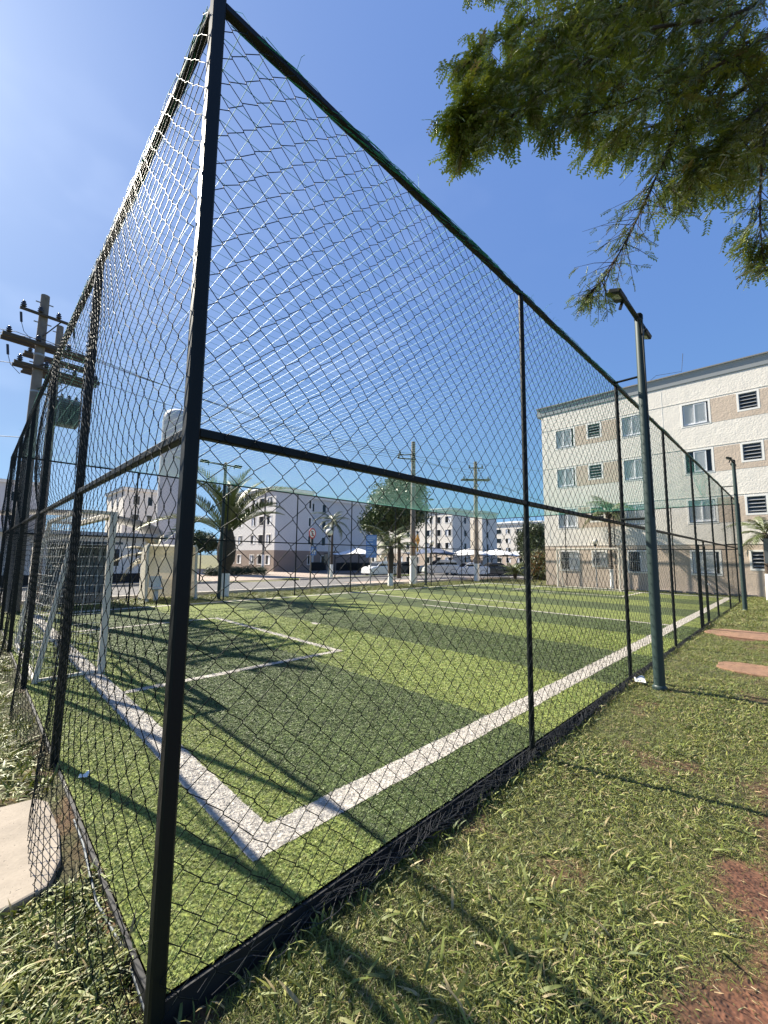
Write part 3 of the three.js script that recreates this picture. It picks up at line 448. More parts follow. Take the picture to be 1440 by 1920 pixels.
// window kinds, built in a local frame: x along the wall, y up, +z towards the viewer, origin at the lower left corner of the opening
function windowPart(parent, kind, w, h, open = 0.5) {
  const o = new THREE.Group(); o.name = 'window'; parent.add(o); put('reveal', revealOf(w, h, 0.115), M.trim, o);
  put('surround', frameOf(w + 0.16, h + 0.16, 0.08, 0.012).translate(-0.08, -0.08, 0.004), M.trim, o);
  put('pane', new THREE.BoxGeometry(w, h, 0.01).translate(w / 2, h / 2, -0.105), M.glass, o);
  if (kind === 'louver') {
    put('frame', frameOf(w, h, 0.035, 0.05).translate(0, 0, -0.06), M.frameGrey, o);
    for (let k = 0; k < 4; k++) { const q = put('louver_blade', new THREE.BoxGeometry(w - 0.08, 0.012, 0.13).rotateX(0.75), M.frameGrey, o); q.position.set(w / 2, (k + 0.8) * h / 4.6, -0.045); }
  } else {
    put('frame', frameOf(w, h, 0.03, 0.06).translate(0, 0, -0.06), M.frameGrey, o);
    const leaf = (x0, lw, dz) => { const s = new THREE.Group(); s.name = 'shutter'; s.position.set(x0, 0.03, dz); o.add(s); put('shutter_frame', frameOf(lw, h - 0.06, 0.045, 0.03), M.shutter, s); const g = new G(); for (let y = 0.07; y < h - 0.13; y += 0.052) g.poly([[0.045, y, -0.008], [lw - 0.045, y, -0.008], [lw - 0.045, y + 0.044, 0.012], [0.045, y + 0.044, 0.012]]); g.poly([[0.045, 0.045, -0.012], [lw - 0.045, 0.045, -0.012], [lw - 0.045, h - 0.105, -0.012], [0.045, h - 0.105, -0.012]]); g.build('slats', M.shutter, s); };
    if (kind === 'shutter') { leaf(0.03, w / 2 - 0.02, -0.06); leaf(w / 2 - 0.01 - open * 0.12, w / 2 - 0.02, -0.022); }
    if (kind === 'ajar') leaf(w * 0.32, w / 2 - 0.02, -0.022);
    if (kind === 'grille') { leaf(w / 2, w / 2 - 0.03, -0.07); const g = new G(); for (let k = 0; k <= 12; k++) g.box(k / 12 * w, h / 2, 0.04, 0.012, h + 0.06, 0.012); for (const y of [0.0, h * 0.5, h]) g.box(w / 2, y, 0.05, w + 0.05, 0.014, 0.012); g.build('security_grille', M.grille, o); }
    put('sill', new THREE.BoxGeometry(w + 0.02, 0.03, 0.05).translate(w / 2, 0.005, -0.005), M.frameGrey, o);
  }
  return o;
}
{ // four-storey block at the end of the pitch
  const X0 = 24.8, Z0 = -9.4, Z1 = 13, H = 10.68, o = thing('apartment_building', 'white and beige four storey apartment building behind the far goal', 'building');
  const rows = [[0.98, 2.05], [3.5, 4.6], [6.0, 7.1], [8.46, 9.56]], holes = [];
  const cols = [['shutter', -8.49, -7.44], ['louver', -6.61, -5.94], ['shutter', -4.78, -3.73], ['shutter', -1.98, -0.92], ['louver', 0.24, 0.9], ['shutter', 2.05, 3.1], ['shutter', 5.0, 6.05], ['louver', 7.2, 7.87], ['shutter', 9.1, 10.15]];
  cols.forEach(([k, a, b], ci) => rows.forEach(([c, d], ri) => holes.push([a, b, k === 'louver' ? d - 0.78 : c, d, k, ri, ci])));
  const gw = new G(), gb = new G();
  wallWith(gw, 'x', X0, Z0, Z1, 2.42, H, holes.filter((h) => h[5] > 0)); wallWith(gb, 'x', X0, Z0, Z1, -0.6, 2.42, holes.filter((h) => h[5] === 0));
  gw.poly([[X0 + 9, 2.42, Z0], [X0 + 9, H, Z0], [X0, H, Z0], [X0, 2.42, Z0]]); gb.poly([[X0 + 9, -0.6, Z0], [X0 + 9, 2.42, Z0], [X0, 2.42, Z0], [X0, -0.6, Z0]]);
  gw.poly([[X0, -0.6, Z1], [X0, H, Z1], [X0 + 9, H, Z1], [X0 + 9, -0.6, Z1]]); gw.poly([[X0 + 9, -0.6, Z1], [X0 + 9, H, Z1], [X0 + 9, H, Z0], [X0 + 9, -0.6, Z0]]);
  gw.build('wall', M.wall, o); gb.build('ground_floor_wall', M.beige, o);
  for (let r = 1; r < 4; r++) for (const [a, b] of [[-7.36, -6.69], [-5.86, -4.86], [-0.84, 0.16], [0.98, 1.97], [6.13, 7.12], [7.95, 9.02]]) new G().box(X0 - 0.001, (rows[r][0] + rows[r][1]) / 2, (a + b) / 2, 0.008, rows[r][1] - rows[r][0] + 0.1, b - a).build('beige_panel', M.beige, o);
  for (let r = 1; r < 4; r++) for (const [a, b] of [[-6.69, -5.86], [0.16, 0.98], [7.12, 7.95]]) new G().box(X0 - 0.001, rows[r][0] + 0.09, (a + b) / 2, 0.008, 0.28, b - a).build('beige_panel', M.beige, o);
  for (const y of [2.42, 4.76, 7.25, 9.72]) new G().box(X0 - 0.004, y, (Z0 + Z1) / 2, 0.016, 0.05, Z1 - Z0 - 0.01).build('string_course', M.wall, o);
  for (const z of [-9.05, -2.85]) new G().box(X0 - 0.002, 6.5, z, 0.008, 8.1, 0.02).build('wall_joint', M.trim, o);
  for (const h of holes) { const kind = h[4] === 'louver' ? (h[5] === 0 && h[6] < 3 ? 'grille' : 'louver') : h[5] === 0 && h[6] < 3 ? 'grille' : (h[5] === 2 && h[6] === 3) ? 'ajar' : 'shutter'; const wn = windowPart(o, kind, h[1] - h[0], h[3] - h[2], hash2(h[5], h[6], 3)); wn.position.set(X0, h[2], h[0]); wn.rotation.y = -Math.PI / 2; }
  const pf = [[-0.12, 0], [-0.02, -0.1], [-0.01, -0.03], [-0.035, 0.02], [-0.06, 0.3], [-0.07, 0.42], [-0.09, 0.45], [-0.09, 0.5]], cg = new G();
  for (let k = 2; k < pf.length - 1; k++) cg.poly([[X0 + pf[k][0], H + pf[k][1] + 0.03, Z0 - 0.25], [X0 + pf[k + 1][0], H + pf[k + 1][1] + 0.03, Z0 - 0.25], [X0 + pf[k + 1][0], H + pf[k + 1][1] + 0.03, Z1 + 0.2], [X0 + pf[k][0], H + pf[k][1] + 0.03, Z1 + 0.2]]);
  cg.poly([[X0 + 9.3, H + 0.53, Z0 - 0.25], [X0 - 0.09, H + 0.53, Z0 - 0.25], [X0 - 0.01, H, Z0 - 0.25], [X0 + 9.3, H, Z0 - 0.25]]); cg.build('cornice', M.fascia, o);
  new G().box(X0 + 4.66, H + 0.56, (Z0 + Z1) / 2, 9.6, 0.06, Z1 - Z0 + 0.55).build('roof', M.roof, o);
  const a = new G(); a.tube([[X0 + 0.1, H + 0.55, -3.5], [X0 - 0.1, H + 0.8, -3.0], [X0 + 0.1, H + 0.75, -1.9], [X0 + 0.1, H + 1.7, -1.8]], 0.012, 4); a.build('aerial_wire', M.cable, o);
  for (let i = 0; i < 7; i++) { const z = -3.2 + i * 0.55; new G().box(X0 - 0.1, 0.03, z, 0.16 + 0.05 * hash2(i, 1), 0.1 + 0.06 * hash2(i, 2), 0.4).build('plinth_stone', M.roof, o); }
}
// more blocks of the estate, in the same manner but plainer
function block(label, x0, x1, z0, z1, h, wallM, baseM, winsX, winsZ, y = -0.55) {
  const o = thing('apartment_building', label, 'building'), gw = new G(), gb = new G();
  const spread = (ws, y0, y1) => ws.filter((w) => (w[2] >= y0 && w[3] <= y1));
  wallWith(gw, 'x', x0, z0, z1, 2.3, h, spread(winsX, 2.3, h)); wallWith(gb, 'x', x0, z0, z1, y, 2.3, spread(winsX, y, 2.3));
  wallWith(gw, 'z', z1, x0, x1, 2.3, h, spread(winsZ, 2.3, h)); wallWith(gb, 'z', z1, x0, x1, y, 2.3, spread(winsZ, y, 2.3));
  gw.poly([[x1, y, z1], [x1, h, z1], [x1, h, z0], [x1, y, z0]]); gw.poly([[x1, y, z0], [x1, h, z0], [x0, h, z0], [x0, y, z0]]);
  gw.build('wall', wallM, o); gb.build('ground_floor_wall', baseM, o);
  for (const [axis, ws] of [['x', winsX], ['z', winsZ]]) for (const w of ws) { const g = new THREE.Group(); g.name = 'window'; o.add(g); if (axis === 'x') { g.position.set(x0, w[2], w[0]); g.rotation.y = -Math.PI / 2; } else g.position.set(w[0], w[2], z1);
    const ww = w[1] - w[0], hh = w[3] - w[2]; put('reveal', revealOf(ww, hh, 0.15), M.trim, g); put('surround', frameOf(ww + 0.16, hh + 0.16, 0.08, 0.03).translate(-0.08, -0.08, 0.018), M.trim, g); put('pane', new THREE.BoxGeometry(ww, hh, 0.02).translate(ww / 2, hh / 2, -0.13), M.glass, g); if (w[4]) put('shutter', new THREE.BoxGeometry(ww * 0.48, hh * 0.96, 0.03).translate(ww * (w[4] > 1 ? 0.74 : 0.26), hh / 2, -0.07), M.shutter, g); }
  new G().box((x0 + x1) / 2, h + 0.17, (z0 + z1) / 2, x1 - x0 + 0.5, 0.36, z1 - z0 + 0.5).build('cornice', M.trim, o);
  const rp = new G(), e = 0.35, ry = h + 0.36, top = h + 1.0, mx = (z0 + z1) / 2; rp.poly([[x0 - e, ry, z1 + e], [x1 + e, ry, z1 + e], [x1 - 1, top, mx], [x0 + 1, top, mx]]); rp.poly([[x1 + e, ry, z0 - e], [x0 - e, ry, z0 - e], [x0 + 1, top, mx], [x1 - 1, top, mx]]); rp.poly([[x0 - e, ry, z0 - e], [x0 - e, ry, z1 + e], [x0 + 1, top, mx]]); rp.poly([[x1 + e, ry, z1 + e], [x1 + e, ry, z0 - e], [x1 - 1, top, mx]]); rp.build('roof', M.fascia, o);
  return o;
}
const ROWS = [[0.4, 1.6], [3.2, 4.4], [5.75, 6.95], [8.3, 9.5]];
const wins = (list, rows = ROWS) => list.flatMap(([a, w, s]) => rows.map((r, i) => [a, a + w, r[0], r[1], s ? (i % 2 ? s : 3 - s) : 0]));
block('grey apartment block with brown base behind the street, its blank side in shade', 27.7, 33.6, -64, -47, 10.4, M.greyWall, M.brownWall, wins([[-49.2, 1.2, 1], [-51.4, 1.5, 0], [-53.6, 1.2, 2], [-57.5, 1.2, 1], [-60, 1.5, 0], [-62.2, 1.2, 2]]), wins([[33.0, 0.4, 0]]));
block('grey apartment wing behind the slender palm, narrow stair windows', 34.2, 47.6, -64, -49.8, 10.2, M.greyWall, M.brownWall, [], wins([[35.0, 0.9, 1], [37.4, 0.7, 0]]));
block('white apartment block behind the shade sails, window columns on its sunny side', 64.3, 70.4, -75, -44.7, 10.7, M.wall, M.beige, wins([[-46.4, 1.4, 2], [-48.4, 0.9, 0], [-51, 1.4, 1], [-54.5, 1.4, 2], [-56.5, 0.9, 0], [-59, 1.4, 1], [-63, 1.4, 2], [-67, 1.4, 1]]), wins([[68.2, 0.9, 0]]));
block('white apartment wing right of the stair recess of the sails block', 73.6, 79.4, -62, -43.9, 10.9, M.wall, M.beige, wins([[-46, 1.2, 0], [-50, 1.2, 0]]), wins([[75.2, 0.9, 0]]));
block('distant white apartment block beside the dark round tree', 104, 116, -66, -40, 10.8, M.wall, M.beige, wins([[-44, 1.6, 2], [-48, 1.6, 1], [-52, 1.6, 2], [-55.2, 1.3, 1], [-58.2, 1.6, 0], [-62, 1.6, 1]]), wins([[106, 1.4, 0], [110, 1.4, 0]]));
block('long grey apartment block behind the utility poles, small louvred windows', -40, 5.4, -82, -70, 10.6, M.greyWall, M.brownWall, [], wins([[-3.4, 1.0, 0], [-0.2, 1.4, 1], [2.6, 1.0, 0], [-8, 1.4, 1], [-12, 1, 0]]));
block('pale apartment block with small windows behind the little dark tree', 13.5, 22.5, -72, -62, 10.2, M.wall, M.beige, wins([[-66, 1.2, 1], [-69, 1.2, 1]]), wins([[14.6, 0.8, 0], [16.4, 0.6, 0], [18.2, 0.8, 1], [20.4, 0.9, 0]]));
{ // low gatehouse across the street
  const o = thing('gatehouse', 'low white gatehouse with one dark window across the street', 'gatehouse', [0, 0, 0]), g = new G(), y = -0.55;
  wallWith(g, 'z', -34, -8, 10.0, y, 2.9, [[6.2, 7.3, 0.7, 1.95]]); g.poly([[10, y, -34], [10, 2.9, -34], [10, 2.9, -41], [10, y, -41]]); g.poly([[-8, y, -41], [-8, 2.9, -41], [-8, 2.9, -34], [-8, y, -34]]); g.poly([[10, y, -41], [10, 2.9, -41], [-8, 2.9, -41], [-8, y, -41]]);
  g.build('wall', M.wall, o); put('window_reveal', revealOf(1.1, 1.25, 0.15).translate(6.2, 0.7, -34), M.trim, o); new G().box(6.75, 1.32, -34.12, 1.1, 1.25, 0.02).build('window_pane', M.glass, o); new G().box(1, -0.2, -33.93, 18, 0.7, 0.12).build('dark_base', M.dark, o); new G().box(1, 3.02, -37.4, 18.8, 0.24, 7.8).build('roof_slab', M.fascia, o);
  const v = new G(); v.grid(16, 2, (u, w) => { const a = Math.PI * u; return [4.4 + 6.2 * -Math.cos(a), 3.14 + 1.55 * Math.sin(a), lerp(-35, -41, w)]; }); v.build('vaulted_roof', M.white, o);
}
{ // water tower
  const o = thing('water_tower', 'tall pale cylindrical water tower behind the palms', 'water tower', [16.6, -0.5, -52.5]);
  new G().lathe([[1.75, 0], [1.72, 9], [1.7, 18.6], [1.62, 19.3], [1.35, 19.8], [0.9, 20.1], [0, 20.2]], 32).build('tank_shaft', M.tank, o);
  const l = new G(); for (const q of [-0.2, 0.2]) l.tube([[-1.9, 0.3, q + 0.9], [-1.9, 20.3, q + 0.9]], 0.03, 5); for (let y = 0.6; y < 20; y += 0.4) l.tube([[-1.9, y, 0.7], [-1.9, y, 1.1]], 0.015, 4, false); l.build('ladder', M.frameGrey, o);
}

// ---------------------------------------------------------------- trees and palms
function leafSpray(n, size, seed) { const r = rngOf(seed), g = new G(); for (let k = 0; k < n; k++) { const a = r() * 6.28, b = (r() - 0.4) * 2, d = 0.5 * Math.cbrt(r()), c = [d * Math.cos(a) * Math.cos(b), d * Math.sin(b), d * Math.sin(a) * Math.cos(b)], e = r() * 6.28, t = (r() - 0.5) * 2, l = size * (0.7 + 0.6 * r()), w = l * 0.42, u = [Math.cos(e) * Math.cos(t), Math.sin(t), Math.sin(e) * Math.cos(t)], s = [-Math.sin(e), 0.3, Math.cos(e)]; g.poly([c, c.map((q, i) => q + u[i] * l * 0.5 + s[i] * w * 0.5), c.map((q, i) => q + u[i] * l), c.map((q, i) => q + u[i] * l * 0.5 - s[i] * w * 0.5)]); } return g.geo(); }
const sprayGeo = [leafSpray(26, 0.16, 1), leafSpray(26, 0.2, 2)];
function crownOf(parent, blobs, perBlob, scale, mat, seed, tones) {    // leaf sprays filling a set of ellipsoids
  const r = rngOf(seed), spots = [[], []];
  for (const [x, y, z, rx, ry, rz] of blobs) for (let k = 0; k < perBlob; k++) { const a = r() * 6.28, c = 2 * r() - 1, s = Math.sqrt(1 - c * c), d = Math.pow(r(), 0.42), t = tones[Math.floor(r() * tones.length)], b = 0.75 + 0.5 * r(); spots[k % 2].push([x + rx * d * s * Math.cos(a), y + ry * d * c, z + rz * d * s * Math.sin(a), r() * 6.28, scale * (0.7 + 0.7 * r()), r() * 2, r() * 2, t[0] * b, t[1] * b, t[2] * b]); }
  const g = new THREE.Group(); g.name = 'crown'; parent.add(g); spots.forEach((s, i) => scatter('foliage', sprayGeo[i], mat, g, s)); return g;
}
const foliage = leafMat([1, 1, 1], 0.5, 0.25);
function tree(name, label, p, trunkH, tr, blobs, per, sc, seed, tones, lean = 0) {
  const o = thing(name, label, 'tree', [p.x, p.y, p.z]), t = new G(), top = [lean, trunkH, 0];
  t.tube([[0, -0.1, 0], [lean * 0.3, trunkH * 0.5, 0.03], top], [tr, tr * 0.8, tr * 0.6], 10); for (const b of blobs) t.tube([top, [(top[0] + b[0]) / 2, (top[1] + b[1]) / 2 + 0.1, b[2] / 2], [b[0], b[1], b[2]]], [tr * 0.45, tr * 0.28, tr * 0.1], 6); t.build('trunk', M.bark, o);
  crownOf(o, blobs, per, sc, foliage, seed, tones); return o;
}
const GREENS = [[0.055, 0.095, 0.022], [0.075, 0.115, 0.028], [0.045, 0.075, 0.02]], DEEP = [[0.03, 0.06, 0.018], [0.045, 0.075, 0.02], [0.06, 0.08, 0.03]];
function onFar(px, depth) { const q = at(px, 1045, depth); q.y = terrain(q.x, q.z) - 0.03; return q; }
{
  const q = onFar(748, 35);
  tree('broad_tree', 'broad green tree behind the concrete utility pole and street palm', q, 3.6, 0.2, [[0, 7.0, 0, 2.4, 1.6, 2.4], [-1.9, 6.0, 0.5, 1.7, 1.3, 1.7], [1.9, 6.1, -0.8, 1.8, 1.35, 1.8], [-0.6, 5.2, 1.2, 2.0, 1.0, 1.8], [1.0, 5.0, -1.4, 1.9, 0.9, 1.6], [-2.2, 4.6, -0.6, 1.2, 0.9, 1.2], [0.6, 7.8, 0.2, 1.6, 0.8, 1.6]], 230, 1.15, 31, GREENS);
  tree('round_tree', 'dense dark round tree beside the apartment building corner', onFar(1001, 38), 2.0, 0.18, [[0, 3.6, 0, 1.3, 1.3, 1.3], [-0.6, 2.7, 0.4, 1.1, 1.0, 1.1], [0.7, 2.8, -0.4, 1.2, 1.1, 1.2], [0.1, 4.3, 0, 0.9, 0.7, 0.9], [1.2, 3.5, -0.9, 1.1, 1.1, 1.1]], 240, 0.95, 37, DEEP);
  tree('small_tree', 'small dark leafy tree with thin trunk before the pale block', onFar(376, 33), 2.3, 0.07, [[0, 3.3, 0, 0.95, 0.6, 0.95], [-0.6, 2.9, 0.2, 0.6, 0.5, 0.6], [0.7, 3.0, -0.2, 0.7, 0.5, 0.7]], 160, 0.8, 41, DEEP);
}
function bush(name, label, p, blobs, tones, seed, sc = 0.7, per = 160) { const o = thing(name, label, 'bush', [p.x, p.y, p.z]), t = new G(); for (let k = 0; k < 5; k++) t.tube([[0, -0.05, 0], [0.25 * Math.cos(k * 1.3), 0.7, 0.25 * Math.sin(k * 1.3)]], 0.02, 5); t.build('stems', M.bark, o); crownOf(o, blobs, per, sc, foliage, seed, tones); return o; }
bush('shrub', 'green and orange shrub at the corner of the apartment building', onFar(1010, 33), [[0, 0.9, 0, 0.7, 0.9, 0.7], [0.4, 1.7, 0, 0.6, 0.7, 0.6], [-0.2, 0.5, 0.4, 0.8, 0.5, 0.8]], [[0.05, 0.07, 0.02], [0.20, 0.09, 0.025], [0.09, 0.11, 0.03]], 61);

function frondGeo(len, rise, droop, nl, ll, seed, stiff = 0) {         // a feather leaf along +x, arching down
  const r = rngOf(seed), g = new G(), pt = (t) => [len * (t - 0.16 * droop * t * t * t), len * (rise * t - droop * 0.55 * t * t - 0.25 * droop * Math.pow(t, 4)), 0], pts = [];
  for (let k = 0; k <= 10; k++) pts.push(pt(k / 10)); g.tube(pts, pts.map((_, k) => 0.02 * (1 - k / 11)), 5, false);
  for (let k = 0; k < nl; k++) { const t = 0.14 + 0.86 * (k + r() * 0.5) / nl, p = pt(t), q = pt(Math.min(1, t + 0.02)), dx = q[0] - p[0] || 1e-3, dy = q[1] - p[1], dl = Math.hypot(dx, dy), tx = dx / dl, ty = dy / dl, L = ll * Math.sin(Math.PI * Math.min(0.97, 0.12 + t * 0.86)) ** 0.6 * (0.85 + 0.3 * r());
    for (const s of [-1, 1]) { const out = 0.72, fwd = 0.55 + 0.2 * r(), up = stiff ? 0.35 + 0.2 * r() : -0.15 - 0.3 * r(), e = [p[0] + tx * fwd * L - ty * up * L, p[1] + ty * fwd * L + tx * up * L - 0.12 * L, s * out * L], m = [p[0] + (tx * fwd - ty * up) * L * 0.5, p[1] + (ty * fwd + tx * up) * L * 0.55, s * out * L * 0.5], w = 0.016; g.poly([[p[0] - tx * w, p[1] - ty * w, 0], [p[0] + tx * w, p[1] + ty * w, 0], [m[0] + tx * w, m[1] + ty * w, m[2]], [m[0] - tx * w, m[1] - ty * w, m[2]]]); g.poly([[m[0] - tx * w, m[1] - ty * w, m[2]], [m[0] + tx * w, m[1] + ty * w, m[2]], e]); } }
  return g.geo();
}
const frondMat = [leafMat([0.11, 0.14, 0.035], 0.42, 0.3), leafMat([0.15, 0.17, 0.045], 0.42, 0.3), leafMat([0.08, 0.105, 0.03], 0.42, 0.25), leafMat([0.26, 0.2, 0.06], 0.6, 0.2)];
function palm(name, label, p, prof, whiteTo, hub, fronds, geos, seed, group) { // prof: [radius, height] of the trunk
  const o = thing(name, label, 'palm', [p.x, p.y, p.z], 0, group), r = rngOf(seed);
  new G().lathe(prof.map(([a, y]) => [a, y]), 14).build('trunk', M.bark, o);
  if (whiteTo) { const pr = prof.filter((q) => q[1] < whiteTo).map(([a, y]) => [a + 0.006, y]); const last = pr[pr.length - 1]; pr.push([last[0], whiteTo]); new G().lathe(pr, 14).build('whitewash', M.white, o); }
  const b = new G(); for (let k = 0; k < fronds.n; k++) { const a = k * 2.4, y = hub - 0.35 + 0.3 * k / fronds.n; b.tube([[0, y - 0.15, 0], [0.16 * Math.cos(a), y + 0.1, 0.16 * Math.sin(a)]], 0.03, 5, false); } b.build('leaf_bases', M.bark, o);
  for (let k = 0; k < fronds.n; k++) { const t = k / fronds.n, f = put('frond', geos[k % geos.length], frondMat[fronds.tone ?? (r() < 0.55 ? 0 : r() < 0.6 ? 1 : 2)], o); f.position.set(0, hub - 0.1 * t, 0); f.rotation.order = 'YZX'; f.rotation.y = k * 2.39996 + r() * 0.4 + (fronds.turn || 0); f.rotation.z = lerp(fronds.lo, fronds.hi, 1 - t) + (r() - 0.5) * 0.15; f.rotation.x = (r() - 0.5) * 0.5; const s = 0.85 + 0.3 * r(); f.scale.set(s, s, s); }
  return o;
}
const fA = [frondGeo(2.9, 0.15, 0.55, 62, 0.42, 3, 1), frondGeo(3.1, 0.1, 0.75, 62, 0.42, 4, 1), frondGeo(2.6, 0.12, 0.4, 58, 0.4, 5, 1)], fB = [frondGeo(1.7, 0.2, 0.9, 34, 0.42, 6), frondGeo(1.9, 0.15, 1.0, 34, 0.45, 7), frondGeo(1.5, 0.1, 0.7, 30, 0.4, 8)], fC = [frondGeo(1.15, 0.2, 0.8, 26, 0.34, 9), frondGeo(1.0, 0.1, 0.6, 24, 0.3, 10)];
palm('palm_tree', 'stout palm with swollen trunk and tall arching fronds behind the street fence', V(6.62, -0.06, -14.35), [[0.17, -0.1], [0.17, 0.9], [0.2, 1.2], [0.33, 1.45], [0.36, 1.9], [0.3, 2.3], [0.22, 2.6], [0.1, 2.8]], 1.0, 2.5, { n: 26, lo: 0.45, hi: 1.5 }, fA, 3);
palm('palm_tree', 'short palm with whitewashed foot between the blue sign and the concrete pole', V(16.3, -0.06, -14.6), [[0.16, -0.1], [0.14, 0.7], [0.16, 1.2], [0.2, 1.7], [0.14, 2.1], [0.06, 2.3]], 0.75, 2.15, { n: 18, lo: 0.1, hi: 1.4 }, fB, 5);
palm('palm_tree', 'slender tall palm before the grey apartment wing', onFar(622, 38), [[0.14, -0.1], [0.11, 2], [0.1, 4.2], [0.08, 5.2], [0.05, 5.5]], 1.3, 5.3, { n: 16, lo: -0.5, hi: 1.1 }, fB, 7);
palm('palm_tree', 'slim palm with whitewashed foot against the apartment building behind the goal', V(24.42, -0.06, -5.56), [[0.09, -0.1], [0.075, 2], [0.07, 3.6], [0.05, 4.3]], 1.15, 4.3, { n: 14, lo: -0.25, hi: 1.2 }, [fC[0], fB[2], fC[1], fB[0]], 9);
palm('palm_tree', 'small palm with whitewashed foot and a grey plate at the building foot', V(23.3, -0.06, 0.82), [[0.14, -0.1], [0.115, 1.0], [0.1, 2.2], [0.06, 2.9]], 1.15, 2.85, { n: 13, lo: -0.3, hi: 1.2 }, fC.concat(fB), 11);
palm('palm_tree', 'low yellowing palm before the gatehouse', onFar(287, 25), [[0.2, -0.1], [0.16, 1], [0.12, 1.6]], 0, 1.6, { n: 18, lo: 0.0, hi: 1.2, tone: 3 }, fB.concat(fA[2]), 13);
palm('palm_tree', 'bushy orange and green palm clump before the parked dark cars', onFar(965, 33), [[0.1, -0.1], [0.08, 0.5]], 0, 0.5, { n: 22, lo: 0.2, hi: 1.4 }, fC.concat(fB[2]), 15);

{ // the overhanging branches of the tree that stands beside the path, out of frame to the right
  const o = thing('overhanging_tree', 'tall tree with small feathery leaves hanging over the lawn', 'tree'), r = rngOf(77), t = new G();
  const root = V(5.4, -0.1, 4.9), fork = V(5.6, 4.6, 4.3);
  t.tube([[root.x, root.y, root.z], [5.55, 1.5, 4.75], [5.5, 3.1, 4.5], [fork.x, fork.y, fork.z]], [0.24, 0.19, 0.17, 0.15], 12);
  t.build('trunk', M.bark, o);
  // limbs as pixel + depth way points; each ends in twigs
  const limbs = [
    [[1560, -260, 5.6], [1330, -120, 5.7], [1120, -10, 5.7], [960, 60, 5.6], [860, 130, 5.4]], [[1560, -260, 5.6], [1300, -60, 5.4], [1080, 60, 5.2], [930, 170, 5.0], [850, 225, 4.9]], [[1600, -150, 5.4], [1400, 20, 5.0], [1200, 60, 4.9], [1050, 150, 4.8], [930, 240, 4.75]],
    [[1600, -100, 5.2], [1365, 60, 4.9], [1310, 160, 4.85], [1240, 310, 4.8], [1190, 420, 4.75], [1130, 525, 4.7], [1100, 556, 4.7]], [[1640, 0, 5.2], [1500, 90, 5.0], [1440, 230, 4.9], [1425, 400, 4.85], [1432, 500, 4.85]], [[1640, 0, 5.0], [1460, 60, 4.7], [1330, 130, 4.5], [1180, 190, 4.5], [1040, 230, 4.5]],
    [[1640, -60, 5.4], [1480, -60, 5.8], [1250, -80, 6.1], [1050, -60, 6.3], [880, -40, 6.3]], [[1640, 60, 5.0], [1480, 160, 4.7], [1370, 250, 4.6], [1310, 310, 4.6]], [[1640, -60, 5.4], [1420, -40, 5.3], [1240, 20, 5.6], [1090, 90, 5.9], [980, 130, 6.0]], [[1640, 60, 5.3], [1480, 110, 5.3], [1340, 200, 5.2], [1210, 240, 5.2], [1120, 260, 5.2]], [[1640, 60, 5.6], [1500, 180, 5.6], [1400, 270, 5.5], [1330, 330, 5.5], [1250, 350, 5.5]], [[1640, -20, 5.8], [1450, 60, 6.0], [1320, 110, 6.2], [1180, 150, 6.3], [1080, 190, 6.3]], [[1640, -120, 5.6], [1380, -60, 5.4], [1150, 30, 5.3], [1000, 120, 5.2], [900, 200, 5.1], [870, 270, 5.05]],
  ];
  const spots = [[], [], []], bt = [];
  const P = (q) => at(q[0], q[1], q[2]);
  const leafAt = (p, dir, sc) => { const tn = r(), c = tn < 0.5 ? [0.19, 0.25, 0.055] : tn < 0.82 ? [0.26, 0.32, 0.055] : tn < 0.96 ? [0.36, 0.40, 0.05] : [0.24, 0.2, 0.09], b = 0.7 + 0.6 * r(); spots[Math.floor(r() * 3)].push([p.x, p.y, p.z, Math.atan2(-dir.z, dir.x) + (r() - 0.5) * 2.4, sc * (0.75 + 0.5 * r()), (r() - 0.5) * 1.5, -0.15 - 0.75 * r(), c[0] * b, c[1] * b, c[2] * b]); };
  limbs.forEach((L, li) => {
    const c = new THREE.CatmullRomCurve3([...(li < 99 ? [fork.clone().lerp(P(L[0]), 0.0)] : []), ...L.map(P)]), len = c.getLength(), n = 28, pts = c.getPoints(n);
    const g = new G(); g.tube(pts.map((q) => [q.x, q.y, q.z]), pts.map((_, k) => lerp(li === 3 ? 0.03 : 0.05, 0.004, Math.pow(k / n, 0.7))), 7, false); g.build('limb', M.bark, o);
    const tw = new G(), thin = li === 3 ? 0.42 : li === 4 ? 0.5 : 1;
    const m = Math.round(len * (li === 3 ? 14 : 12));
    for (let k = 0; k < m; k++) {
      const u = 0.36 + 0.64 * (k + r()) / m, p = c.getPoint(u), tg = c.getTangent(u), side = V(r() - 0.5, (r() - 0.62) * 0.9, r() - 0.5).normalize(), L2 = lerp(0.75, 0.22, (u - 0.36) / 0.64) * (0.5 + 0.8 * r()), d = tg.clone().multiplyScalar(0.7).add(side.multiplyScalar(1.0)).normalize(), e = p.clone().addScaledVector(d, L2); e.y -= 0.12 * L2; const mid = p.clone().lerp(e, 0.5); mid.y += 0.05 * L2;
      tw.tube([[p.x, p.y, p.z], [mid.x, mid.y, mid.z], [e.x, e.y, e.z]], [0.005, 0.0035, 0.0018], 3, false);
      const nl = Math.round((li === 3 && u > 0.6 ? 3 : 5) * thin + 2); for (let q = 0; q < nl; q++) { const w = 0.25 + 0.75 * r(), s = p.clone().lerp(e, w); leafAt(s, d, li === 3 && u > 0.6 ? 0.55 : 0.95); }
    }
    tw.build('twigs', M.bark, o).userData.kind = 'stuff';
  });
